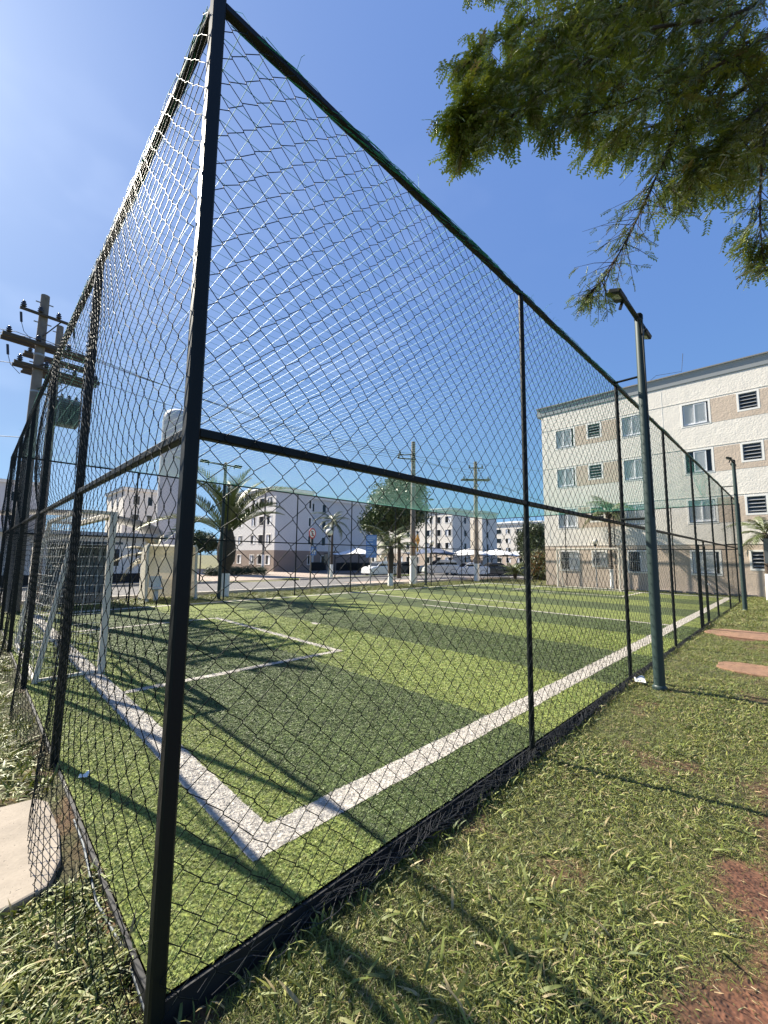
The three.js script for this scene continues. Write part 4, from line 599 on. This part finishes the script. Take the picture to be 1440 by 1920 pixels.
  const pinnate = (pairs, L, ll, seed) => { const q = rngOf(seed), g = new G(); g.tube([[0, 0, 0], [L * 0.5, -0.006, 0], [L, -0.03, 0]], 0.0008, 3, false); for (let k = 0; k < pairs; k++) { const x = L * (0.15 + 0.85 * k / (pairs - 1)), y = -0.03 * (x / L) ** 2; for (const s of [-1, 1]) { const l = ll * (0.8 + 0.4 * q()), a = 0.35 + 0.2 * q(), dx = Math.sin(a) * l, dz = s * Math.cos(a) * l, dy = -0.25 * l * q() * 1.5, w = l * 0.26; g.poly([[x, y, 0], [x + dx * 0.5 + w, y + dy * 0.4, dz * 0.5], [x + dx, y + dy, dz], [x + dx * 0.5 - w, y + dy * 0.4, dz * 0.5]]); } } return g.geo(); };
  const crown = new THREE.Group(); crown.name = 'crown'; o.add(crown); const lm = leafMat([1, 1, 1], 0.28, 0.55);
  [pinnate(6, 0.16, 0.050, 1), pinnate(5, 0.13, 0.046, 2), pinnate(7, 0.19, 0.052, 3)].forEach((g, i) => scatter('feather_leaves', g, lm, crown, spots[i]));
}

// ---------------------------------------------------------------- utility poles and power lines
const insulator = new G().lathe([[0.012, -0.16], [0.03, -0.15], [0.075, -0.11], [0.035, -0.09], [0.07, -0.05], [0.03, -0.03], [0.05, 0.01], [0.02, 0.04], [0, 0.05]], 12).geo();
function utilityPole(label, x, z, h, r0, r1, arms, opt = {}) {
  const o = thing('utility_pole', label, 'utility pole', [x, opt.y ?? -0.05, z], 0, 'utility poles along the street');
  new G().tube([[0, -0.2, 0], [0, h * 0.5, 0], [0, h, 0]], [r0, (r0 + r1) / 2, r1], 16).build('pole', M.pole, o);
  if (opt.white) new G().tube([[0, -0.1, 0], [0, opt.white, 0]], [r0 + 0.006, r0 + 0.003], 16, false).build('whitewash', M.white, o);
  for (const [y, a, b, turn, w, dbl] of arms) {
    const g = new THREE.Group(); g.name = 'crossarm'; g.position.y = y; g.rotation.y = turn; o.add(g); const m = new G();
    for (const s of dbl ? [-1, 1] : [1]) m.bar([a, 0, s * (r1 + w / 2 + 0.005)], [b, 0, s * (r1 + w / 2 + 0.005)], w); m.build('beam', M.wood, g);
    for (const t of opt.dense ? [0.06, 0.35, 0.68, 0.95] : [0.08, 0.92]) { const i = put('insulator', insulator, M.porcelain, g); i.position.set(lerp(a, b, t), w / 2 + 0.16, r1 + w / 2); }
    new G().bar([lerp(a, b, 0.72), -w / 2, r1 + 0.02], [0.02, -0.62, r1 + 0.02], 0.03).build('brace', M.wood, g);
  }
  for (let k = 0; k < 4; k++) { const y = h - 0.25 - k * 0.62; new G().tube([[-r1 - 0.1, y, 0], [r1 + 0.1, y, 0]], 0.018, 6).build('step_bolt', M.galv, o); }
  for (const f of [0.55, 0.68, 0.8]) new G().lathe([[r1 * 1.16, f * h - 0.03], [r1 * 1.24, f * h - 0.02], [r1 * 1.24, f * h + 0.02], [r1 * 1.16, f * h + 0.03]], 16).build('band', M.galv, o);
  return o;
}
{
  const p1 = utilityPole('thick concrete utility pole with three crossarms at the sagging fence corner', 0.35, -13.62, 9.3, 0.17, 0.105, [[8.62, -0.55, 0.75, 0.08, 0.075, 0], [7.72, -0.85, 1.35, 0.08, 0.11, 1], [7.02, -0.55, 1.5, 0.08, 0.085, 1]], { dense: 1 });
  for (const [x, y] of [[-0.5, 8.5], [0.72, 8.5], [-0.7, 7.45], [0.4, 6.7], [1.2, 6.7]]) { const g = new G(); g.tube([[x, y, 0.16], [x + 0.03, y - 0.28, 0.16]], 0.03, 8); g.tube([[x + 0.03, y - 0.28, 0.16], [x + 0.1, y - 0.55, 0.2], [x + 0.32, y - 0.75, 0.14]], 0.008, 5, false); g.build('fuse_cutout', M.porcelain, p1); }
  new G().tube([[0.05, 6.3, 0.11], [0.35, 6.22, 0.3], [0.55, 6.25, 0.3]], 0.035, 8).build('street_light_arm', M.galv, p1);
  const p2 = utilityPole('concrete utility pole carrying a grey transformer behind the street fence', 1.0, -16.3, 9.7, 0.16, 0.1, [[8.35, -0.9, 0.95, 0.08, 0.1, 1], [7.75, -0.9, 0.95, 0.08, 0.08, 1]]);
  const tr = new THREE.Group(); tr.name = 'transformer'; tr.position.set(0.42, 6.55, 0.2); p2.add(tr);
  put('tank', new RoundedBoxGeometry(0.62, 0.95, 0.5, 3, 0.06), M.panelGrey, tr); const fin = new G(); for (let k = 0; k < 9; k++) fin.box(-0.28 + k * 0.07, -0.05, 0.3, 0.012, 0.75, 0.1); fin.build('cooling_fins', M.panelGrey, tr); for (const x of [-0.2, 0, 0.2]) put('bushing', insulator, M.porcelain, tr).position.set(x, 0.62, 0);
  new G().bar([-0.3, -0.45, -0.1], [0.2, -0.45, -0.1], 0.06).build('bracket', M.galv, tr);
  utilityPole('pale concrete utility pole with whitewashed foot by the short palm', 18.5, -14.85, 8.85, 0.19, 0.12, [[7.7, -1.1, 0.1, -0.5, 0.07, 0], [8.0, -0.9, 0.1, -0.9, 0.06, 0]], { white: 1.75 });
  utilityPole('pale concrete utility pole with a level crossarm behind the street fence corner', 25.0, -14.5, 8.65, 0.19, 0.115, [[7.3, -1.05, 1.05, -0.75, 0.1, 1], [8.15, -0.55, 0.55, -0.75, 0.07, 0]], { white: 1.25 });
  const q = onFar(493, 47); utilityPole('thin concrete pole before the grey apartment block', q.x, q.z, 9.2, 0.15, 0.1, [[8.4, -0.5, 0.5, -0.8, 0.07, 0]], { y: q.y, white: 2.2 });
  const q2 = onFar(818, 56); utilityPole('weathered pole rising behind the dark blue shade sail', q2.x, q2.z, 8.6, 0.16, 0.12, [[8.0, -0.5, 0.5, -0.8, 0.07, 0]], { y: q2.y });
  const span = (a, b, dip, label) => { const g = new G(), p = []; for (let k = 0; k <= 16; k++) { const t = k / 16; p.push([lerp(a[0], b[0], t), lerp(a[1], b[1], t) - dip * 4 * t * (1 - t), lerp(a[2], b[2], t)]); } g.tube(p, 0.009, 4, false); return tag(g.build('power_line', M.cable), label, 'cable', 'power lines along the street'); };
  const lab = 'thin black power line from the thick concrete pole to the pole by the short palm', labL = 'thin black power line leading from the thick concrete pole away over the lawn', labM = 'short power line between the two pale concrete poles', labR = 'power line leading from the corner pole over the parking lot';
  [[7.85, -0.6], [7.85, 0.0], [7.85, 0.55], [7.1, 0.5]].forEach(([y, d], i) => { span([0.4 + d, y, -13.5], [18.3 - 0.4 * i, 8.0 - 0.15 * i, -14.8], 0.45, lab); span([0.4 + d, y, -13.5], [-24, y + 0.6, -20 - i * 0.5], 0.5, labL); });
  for (const [y, i] of [[8.0, 0], [7.8, 1], [7.6, 2]]) span([18.4, y, -14.85], [25, 7.45 + 0.2 * i, -14.5 + 0.4 * i], 0.15, labM);
  for (const i of [0, 1, 2]) span([25, 7.45 + 0.15 * i, -14.5], [60, 7.6, -16 - i], 0.5, labR);
  span([0.35, 4.9, -13.6], [-22, 5.0, -21], 0.4, labL); span([18.5, 7.9, -14.85], [52, 9.4, -4], 0.3, 'single power line rising from the pole by the short palm over the apartment building');
}

// ---------------------------------------------------------------- street furniture
function globeLamp(label, p, h, plate) {
  const o = thing('globe_lamp', label, 'street lamp', [p.x, p.y, p.z], 0, 'globe lamps'); new G().tube([[0, -0.05, 0], [0, h - 0.28, 0]], 0.032, 10).build('pole', M.galv, o); new G().lathe([[0.2, -0.02], [0.2, 0.02], [0.05, 0.04]], 16).build('base_plate', M.dark, o); new G().lathe([[0.05, h - 0.34], [0.085, h - 0.3], [0.085, h - 0.24], [0.04, h - 0.22]], 14).build('collar', M.dark, o);
  put('globe', new THREE.SphereGeometry(0.17, 20, 14).translate(0, h - 0.1, 0), M.lampWhite, o); if (plate) new G().box(-0.18, 1.55, 0, 0.62, 0.4, 0.03, 0.7).build('plate', M.panelGrey, o);
  return o;
}
globeLamp('globe lamp on a thin pole between the no-stopping sign and the blue sign', V(11.6, -0.04, -14.2), 2.9, 1);
globeLamp('globe lamp on a thin pole beside the pavement strip', V(21.4, -0.05, -15.7), 2.75);
globeLamp('small globe lamp before the apartment wall behind the far goal', V(24.45, -0.05, -6.35), 2.75);
const canvasTex = (w, h, draw) => { const c = document.createElement('canvas'); c.width = w; c.height = h; draw(c.getContext('2d'), w, h); const t = new THREE.CanvasTexture(c); t.colorSpace = THREE.SRGBColorSpace; return t; };
function signFace(w, h, tex, flip) { const g = new THREE.PlaneGeometry(w, h); return [g, new THREE.MeshStandardMaterial({ map: tex, roughness: 0.5 })]; }
{
  const o = thing('no_stopping_sign', 'round red and white no-stopping sign on a concrete post with a blue plate below', 'road sign', [11.2, -0.06, -15.1], 0.25);
  new G().tube([[0, -0.1, 0], [0, 3.0, 0]], 0.035, 10).build('pole', M.pole, o);
  put('disc', new THREE.CylinderGeometry(0.26, 0.26, 0.012, 28).rotateX(Math.PI / 2).translate(0, 2.78, 0.05), M.red, o);
  const t = canvasTex(128, 128, (c) => { c.fillStyle = '#c21f22'; c.fillRect(0, 0, 128, 128); c.fillStyle = '#f3efe9'; c.beginPath(); c.arc(64, 64, 50, 0, 7); c.fill(); c.fillStyle = '#111'; c.font = 'bold 84px sans-serif'; c.textAlign = 'center'; c.textBaseline = 'middle'; c.fillText('E', 66, 68); c.strokeStyle = '#c21f22'; c.lineWidth = 12; c.beginPath(); c.moveTo(28, 28); c.lineTo(100, 100); c.stroke(); });
  put('sign_face', new THREE.CircleGeometry(0.255, 28).translate(0, 2.78, 0.058), new THREE.MeshStandardMaterial({ map: t, roughness: 0.5 }), o);
  new G().box(0.12, 1.92, 0.05, 0.42, 0.42, 0.012).build('blue_plate', M.blueSign, o); const w = new G(); w.box(0.05, 1.92, 0.059, 0.05, 0.3, 0.004).box(0.19, 1.92, 0.059, 0.05, 0.3, 0.004).box(0.12, 1.92, 0.0585, 0.32, 0.06, 0.004); w.build('plate_print', M.white, o);
}
{
  const o = thing('blue_notice_board', 'tall blue notice board with lines of white print on a thin pole', 'sign', [15.1, -0.06, -14.95], -0.6);
  new G().tube([[-0.02, -0.1, 0], [-0.02, 2.8, 0]], 0.03, 8).build('pole', M.galv, o); new G().box(0, 2.25, 0.045, 0.6, 1.25, 0.02).build('panel', M.blueSign, o);
  const t = canvasTex(192, 400, (c) => { c.fillStyle = '#7f9fdc'; c.fillRect(0, 0, 192, 400); c.fillStyle = '#f2f4f8'; const r = rngOf(4); for (const y of [30, 62, 94, 150, 200, 240, 290, 330]) { let x = 22; const e = 90 + 80 * r(); while (x < e) { const l = 8 + 16 * r(); c.fillRect(x, y, l, 12); x += l + 5; } } });
  put('panel_print', new THREE.PlaneGeometry(0.59, 1.24).translate(0, 2.25, 0.058), new THREE.MeshStandardMaterial({ map: t, roughness: 0.5 }), o);
}
{
  const o = thing('warning_sign', 'yellow diamond warning sign with a black walking figure', 'road sign', [18.35, -0.06, -14.4], 0.35);
  new G().tube([[0, -0.1, 0], [0, 3.1, 0]], 0.03, 8).build('pole', M.galv, o);
  const t = canvasTex(128, 128, (c) => { c.fillStyle = '#eda014'; c.fillRect(0, 0, 128, 128); c.save(); c.translate(64, 64); c.rotate(-Math.PI / 4); c.fillStyle = '#111'; c.beginPath(); c.arc(0, -34, 8, 0, 7); c.fill(); c.lineWidth = 9; c.strokeStyle = '#111'; c.beginPath(); c.moveTo(0, -24); c.lineTo(-2, 6); c.lineTo(-14, 36); c.moveTo(-2, 6); c.lineTo(14, 34); c.moveTo(-16, 4); c.lineTo(0, -18); c.lineTo(16, -2); c.stroke(); c.restore(); });
  put('diamond', new THREE.BoxGeometry(0.55, 0.55, 0.012).rotateZ(Math.PI / 4).translate(0, 2.7, 0.045), M.yellow, o); put('sign_face', new THREE.PlaneGeometry(0.53, 0.53).rotateZ(Math.PI / 4).translate(0, 2.7, 0.054), new THREE.MeshStandardMaterial({ map: t, roughness: 0.5 }), o);
  new G().box(-0.03, 2.15, 0.04, 0.3, 0.3, 0.012).build('lower_plate', M.yellow, o);
}
{ // players' shelters behind the street fence
  const o = thing('players_shelter', 'cream moulded players shelter with rounded top behind the street fence', 'shelter', [4.55, -0.04, -14.1], -0.04), w = 1.62, D = 0.85, H = 2.0;
  const prof = []; for (let k = 0; k <= 12; k++) { const a = Math.PI / 2 * k / 12; prof.push([-D + 0.45 - 0.45 * Math.cos(a), H - 0.45 + 0.45 * Math.sin(a)]); }
  const pr = [[-D, 0.12], [-D, H - 0.45], ...prof, [-0.1, H], [0.02, H - 0.06]];
  const sh = new G(), n = pr.length - 1; sh.grid(2, n * 2, (u, v) => { const f = v * n, k = Math.min(n - 1, Math.floor(f)), t = f - k; return [lerp(-w / 2, w / 2, u), lerp(pr[k][1], pr[k + 1][1], t), lerp(pr[k][0], pr[k + 1][0], t)]; }); sh.build('shell', M.cream, o);
  for (const s of [-1, 1]) { const g = new G(); g.poly([[s * w / 2, 0.12, -D], [s * w / 2, H - 0.4, -D], [s * w / 2, H - 0.1, -D + 0.2], [s * w / 2, H, -0.3], [s * w / 2, H - 0.05, 0.0], [s * (w / 2), 1.0, 0.02], [s * (w / 2), 0.12, 0.22]]); g.build('side_panel', M.cream, o); const rim = new G(); rim.tube([[s * w / 2, 0.02, 0.22], [s * w / 2, 1.0, 0.03], [s * w / 2, H - 0.1, 0.0], [s * w / 2 * 0.94, H, -0.06]], 0.05, 8); rim.build('edge_rim', M.cream, o); for (const z of [0.2, -D + 0.05]) new G().box(s * (w / 2 - 0.03), 0.05, z, 0.09, 0.18, 0.09).build('foot', M.galv, o); }
  for (const x of [-0.38, 0.42]) { const c = new THREE.Group(); c.name = 'seat'; c.position.set(x, 0, -0.38); o.add(c); put('seat_shell', new RoundedBoxGeometry(0.42, 0.06, 0.4, 2, 0.025).translate(0, 0.45, 0), M.white, c); put('backrest', new RoundedBoxGeometry(0.42, 0.4, 0.05, 2, 0.02).translate(0, 0.68, -0.2), M.white, c); put('pedestal', new THREE.BoxGeometry(0.14, 0.42, 0.14).translate(0, 0.21, 0), M.white, c); }
  const b = thing('storage_cabin', 'dark grey panelled cabin with cream corner post behind the white goal', 'cabin', [1.55, -0.04, -14.35]);
  put('back_panel', new THREE.BoxGeometry(1.75, 1.55, 0.05).translate(0.42, 1.17, -0.42), M.panelGrey, b); put('base_wall', new THREE.BoxGeometry(1.9, 0.4, 0.12).translate(0.4, 0.2, -0.42), M.concrete, b); put('roof_panel', new THREE.BoxGeometry(2.25, 0.07, 1.1).translate(0.25, 2.0, -0.1), M.panelGrey, b); put('corner_post', new THREE.BoxGeometry(0.17, 2.0, 0.5).translate(-0.75, 0.98, -0.1), M.goal, b);
  for (const x of [0.0, 0.45, 0.9]) put('panel_rib', new THREE.BoxGeometry(0.03, 1.5, 0.02).translate(x, 1.17, -0.385), M.frameGrey, b);
}
{ // notice plate fixed to the small palm at the right
  const o = thing('grey_plate', 'weathered grey plate fixed to the small palm at the building foot', 'plate', [23.15, 0, 1.02]); new G().box(0, 2.05, 0, 0.03, 1.05, 0.55).build('panel', M.panelGrey, o); new G().tube([[0.05, -0.1, 0.1], [0.05, 2.3, 0.1]], 0.03, 8).build('stake', M.galv, o);
}

// ---------------------------------------------------------------- cars under shade sails
function extrudeSide(pts, half, bevel) { const s = new THREE.Shape(pts.map((p) => new THREE.Vector2(...p))); return new THREE.ExtrudeGeometry(s, { depth: 2 * (half - bevel), bevelEnabled: true, bevelSize: bevel, bevelThickness: bevel, bevelSegments: 3, curveSegments: 6 }).translate(0, 0, -(half - bevel)); }
const CARS = {
  hatch: { L: 3.9, body: [[-1.9, 0.3], [-1.93, 0.75], [-1.85, 0.92], [-0.9, 0.98], [0.9, 0.96], [1.65, 0.86], [1.92, 0.68], [1.95, 0.35], [1.7, 0.24], [-1.7, 0.24]], cab: [[-1.82, 0.93], [-1.62, 1.36], [-1.2, 1.48], [0.1, 1.49], [0.55, 1.36], [1.05, 0.95]], ax: 1.22 },
  sedan: { L: 4.4, body: [[-2.15, 0.35], [-2.18, 0.8], [-2.05, 0.96], [-1.2, 1.0], [0.9, 0.95], [1.9, 0.82], [2.18, 0.65], [2.2, 0.36], [1.9, 0.24], [-1.9, 0.24]], cab: [[-1.65, 0.97], [-1.0, 1.36], [-0.6, 1.45], [0.15, 1.45], [0.55, 1.36], [1.2, 0.95]], ax: 1.35 },
  suv: { L: 4.3, body: [[-2.1, 0.4], [-2.14, 0.9], [-2.05, 1.06], [-1.0, 1.08], [0.95, 1.05], [1.85, 0.95], [2.12, 0.78], [2.15, 0.45], [1.9, 0.3], [-1.9, 0.3]], cab: [[-2.0, 1.06], [-1.8, 1.52], [-1.4, 1.63], [0.1, 1.62], [0.5, 1.5], [1.05, 1.05]], ax: 1.32 },
};
function car(label, kind, p, turn, paint) {
  const k = CARS[kind], o = thing('parked_car', label, 'car', [p.x, p.y + 0.02, p.z], turn, 'cars parked under the shade sails'), pm = new THREE.MeshPhysicalMaterial({ color: lin(...paint), roughness: 0.35, metalness: 0.15, clearcoat: 0.8, clearcoatRoughness: 0.1 });
  put('body', extrudeSide(k.body, 0.86, 0.1), pm, o); put('cabin', extrudeSide(k.cab, 0.70, 0.09), M.glass, o);
  const c = k.cab, roof = c.slice(1, 5).map(([x, y]) => [x, y + 0.004]); put('roof', extrudeSide([[roof[0][0], roof[0][1] - 0.05], ...roof, [roof[3][0], roof[3][1] - 0.05]], 0.715, 0.08), pm, o);
  const pl = new G(); for (const s of [-1, 1]) for (const [a, b] of [[c[0], c[1]], [[-0.35, c[0][1]], [-0.4, c[2][1]]], [c[5], c[4]]]) pl.bar([a[0], a[1], s * 0.735], [b[0], b[1], s * 0.7], 0.06, 0.05); pl.build('pillars', pm, o);
  for (const s of [-1, 1]) for (const x of [-k.ax, k.ax]) { const w = new THREE.Group(); w.name = 'wheel'; w.position.set(x, 0.31, s * 0.76); o.add(w); put('tyre', new THREE.TorusGeometry(0.235, 0.085, 8, 20), M.tyre, w); put('rim', new THREE.CylinderGeometry(0.19, 0.19, 0.12, 16).rotateX(Math.PI / 2), M.rim, w); const a = put('wheel_arch', new THREE.TorusGeometry(0.35, 0.035, 6, 14, Math.PI), M.dark, o); a.position.set(x, 0.32, s * 0.84); }
  for (const s of [-1, 1]) { put('headlight', new RoundedBoxGeometry(0.1, 0.13, 0.34, 2, 0.03).translate(k.L / 2 - 0.06, 0.72, s * 0.6), M.led, o); put('tail_light', new RoundedBoxGeometry(0.08, 0.22, 0.2, 2, 0.03).translate(-k.L / 2 + 0.05, 0.82, s * 0.68), M.red, o); put('wing_mirror', new RoundedBoxGeometry(0.1, 0.12, 0.16, 2, 0.03).translate(0.75, 1.05, s * 0.93), pm, o); for (const x of [-0.05, -0.95]) put('door_handle', new THREE.BoxGeometry(0.14, 0.025, 0.02).translate(x, 0.86, s * 0.872), M.rim, o); }
  put('bumper', new RoundedBoxGeometry(0.16, 0.2, 1.5, 2, 0.05).translate(k.L / 2 - 0.02, 0.4, 0), pm, o); put('number_plate', new THREE.BoxGeometry(0.015, 0.11, 0.4).translate(k.L / 2 + 0.06, 0.42, 0), M.white, o);
  return o;
}
const carAt = (px, d) => onFar(px, d);
const q45 = Math.PI * 1.02;
car('white compact car beside the blue notice board', 'hatch', carAt(712, 47), Math.PI * 0.98, [0.75, 0.75, 0.74]);
car('dark grey sedan behind the short palm', 'sedan', carAt(757, 50), Math.PI * 0.9, [0.06, 0.07, 0.08]);
car('silver station wagon behind the yellow warning sign', 'suv', carAt(824, 48), Math.PI * 0.84, [0.62, 0.62, 0.6]);
car('white sedan behind the pale pole of the street corner', 'sedan', carAt(880, 49), Math.PI * 0.84, [0.74, 0.74, 0.73]);
car('black sedan between the white sedan and the palm clump', 'sedan', carAt(924, 51), Math.PI * 0.82, [0.025, 0.026, 0.03]);
car('dark blue hatchback behind the palm clump', 'hatch', carAt(978, 52), Math.PI * 0.8, [0.03, 0.045, 0.075]);
function sail(label, p, turn, w, d, h, mat) {
  const o = thing('shade_sail', label, 'shade sail', [p.x, p.y, p.z], turn, 'tent-shaped shade sails over the parking lot');
  const g = new G(); g.grid(16, 12, (u, v) => { const a = 2 * u - 1, b = 2 * v - 1, y = h + 0.95 * Math.pow(1 - Math.abs(a), 1.35) * Math.pow(1 - Math.abs(b), 0.45) + 0.22 * Math.abs(a) * Math.abs(b) - 0.1; return [a * w / 2, y, b * d / 2]; }); g.build('canopy', mat, o);
  const e = new G(), c = []; for (let k = 0; k <= 24; k++) { const t = k / 24 * 4, s = Math.floor(t) % 4, f = t - Math.floor(t), q = [[-1, -1], [1, -1], [1, 1], [-1, 1]], A = q[s], B = q[(s + 1) % 4], a = lerp(A[0], B[0], f), b = lerp(A[1], B[1], f); c.push([a * w / 2, h + 0.22 * Math.abs(a) * Math.abs(b) - 0.1, b * d / 2]); } e.tube(c, 0.03, 5, false); e.build('edge_tube', M.post, o);
  for (const s of [-1, 1]) { new G().tube([[s * w * 0.36, -0.1, -d * 0.3], [s * w * 0.36, h + 0.15, -d * 0.3]], 0.06, 8).build('post', M.post, o); new G().tube([[s * w * 0.36, h - 0.5, -d * 0.3], [s * w * 0.36, h + 0.1, d * 0.1], [s * w * 0.36, h + 0.02, d * 0.45]], 0.035, 6).build('arm', M.post, o); }
  return o;
}
sail('white shade sail with pointed ridge beside the brown based block', onFar(668, 52), 0.15, 6.4, 5.0, 2.35, M.tarp);
sail('dark blue shade sail above the silver station wagon', onFar(808, 50), 0.1, 6.6, 5.4, 2.5, M.tarpBlue);
sail('white shade sail above the white sedan', onFar(880, 53), 0.1, 5.4, 5.2, 2.45, M.tarp);
sail('white shade sail above the black sedan', onFar(931, 55), 0.1, 5.4, 5.2, 2.45, M.tarp);
sail('white shade sail farthest along the row, above the dark blue hatchback', onFar(984, 57), 0.1, 6, 5.2, 2.45, M.tarp);
{ const lab = ['black wire cage over a meter at the foot of the grey block corner', 'wide black wire cage at the foot of the grey block', 'black cage at the foot of the palm wing wall', 'black cage beside the pointed white sail']; [[536, 60, 2.6], [586, 60, 4.6], [652, 62, 3.6], [684, 62, 2.4]].forEach(([px, d, w], i) => { const q = onFar(px, d), o = thing('wire_cage', lab[i], 'cage', [q.x, q.y, q.z], 0.1, 'wire cages along the grey block'); put('inner_box', new THREE.BoxGeometry(w, 1.1, 1.0).translate(0, 0.6, -0.1), M.dark, o); const g = new G(); for (let x = -w / 2; x <= w / 2; x += 0.2) g.box(x, 0.62, 0.46, 0.025, 1.2, 0.025); for (const y of [0.1, 1.2]) g.box(0, y, 0.46, w, 0.04, 0.04); g.build('bars', M.dark, o); }); }
{ const q = onFar(452, 44), o = thing('clipped_hedge', 'low dark clipped hedge across the street', 'hedge', [q.x, q.y, q.z]); crownOf(o, Array.from({ length: 9 }, (_, i) => [-3.2 + i * 0.75, 0.42, 0.25 * i * -0.2, 0.5, 0.42, 0.45]), 70, 0.55, foliage, 91, DEEP); }

// ---------------------------------------------------------------- things lying about
{
  const slab = (name, label, outline, y, t, mat, cat) => { const s = new THREE.Shape(outline.map(([x, z]) => new THREE.Vector2(x, -z))), g = new THREE.ExtrudeGeometry(s, { depth: t, bevelEnabled: true, bevelSize: 0.012, bevelThickness: 0.012, bevelSegments: 2 }).rotateX(-Math.PI / 2).translate(0, y - t, 0); return tag(put(name, g, mat), label, cat); };
  const ragged = (cx, cz, rx, rz, n, seed, sq = 0.6) => { const r = rngOf(seed), o = []; for (let k = 0; k < n; k++) { const a = k / n * 6.283, c = Math.cos(a), s = Math.sin(a), d = 1 / Math.pow(Math.pow(Math.abs(c), 2 / sq) + Math.pow(Math.abs(s), 2 / sq), sq / 2); o.push([cx + rx * c * d * (0.95 + 0.1 * r()), cz + rz * s * d * (0.95 + 0.1 * r())]); } return o; };
  slab('concrete_slab', 'weathered pale concrete slab in the grass beside the sagging fence', [[-1.6, -1.0], [-0.62, -0.98], [-0.33, -0.99], [-0.2, -1.02], [-0.13, -1.2], [-0.10, -1.5], [-0.11, -1.9], [-0.16, -2.0], [-0.34, -2.03], [-0.8, -2.06], [-1.6, -2.08]], -0.03, 0.06, M.concrete, 'slab');
  slab('stepping_stone', 'red stepping stone at the gate of the lawn side fence', ragged(11.9, 1.05, 0.62, 0.95, 20, 3), -0.022, 0.06, M.stone, 'stepping stone').userData.group = 'red stepping stones in the lawn';
  slab('stepping_stone', 'red stepping stone in the open lawn between the two round lamp posts', ragged(8.02, 1.35, 0.4, 0.6, 20, 7), -0.022, 0.06, M.stone, 'stepping stone').userData.group = 'red stepping stones in the lawn';
  const litter = (label, x, y, z, s, turn) => { const g = new G(); g.grid(6, 6, (u, v) => [s * (u - 0.5), s * 0.22 * Math.sin(u * 5) * Math.cos(v * 4) + 0.02, s * 0.7 * (v - 0.5)]); const m = g.build('litter_scrap', M.white); m.position.set(x, y, z); m.rotation.y = turn; tag(m, label, 'litter', 'white scraps of litter'); };
  litter('crumpled white litter beside the round lamp post foot', 5.95, -0.01, 0.12, 0.2, 0.4); litter('white scrap of litter inside the mesh near the concrete slab', 0.12, 0.0, -2.05, 0.07, 1.0);
}
scene.traverse((o) => { if (o.isMesh) { o.castShadow = true; o.receiveShadow = true; } });
renderer.render(scene, camera);
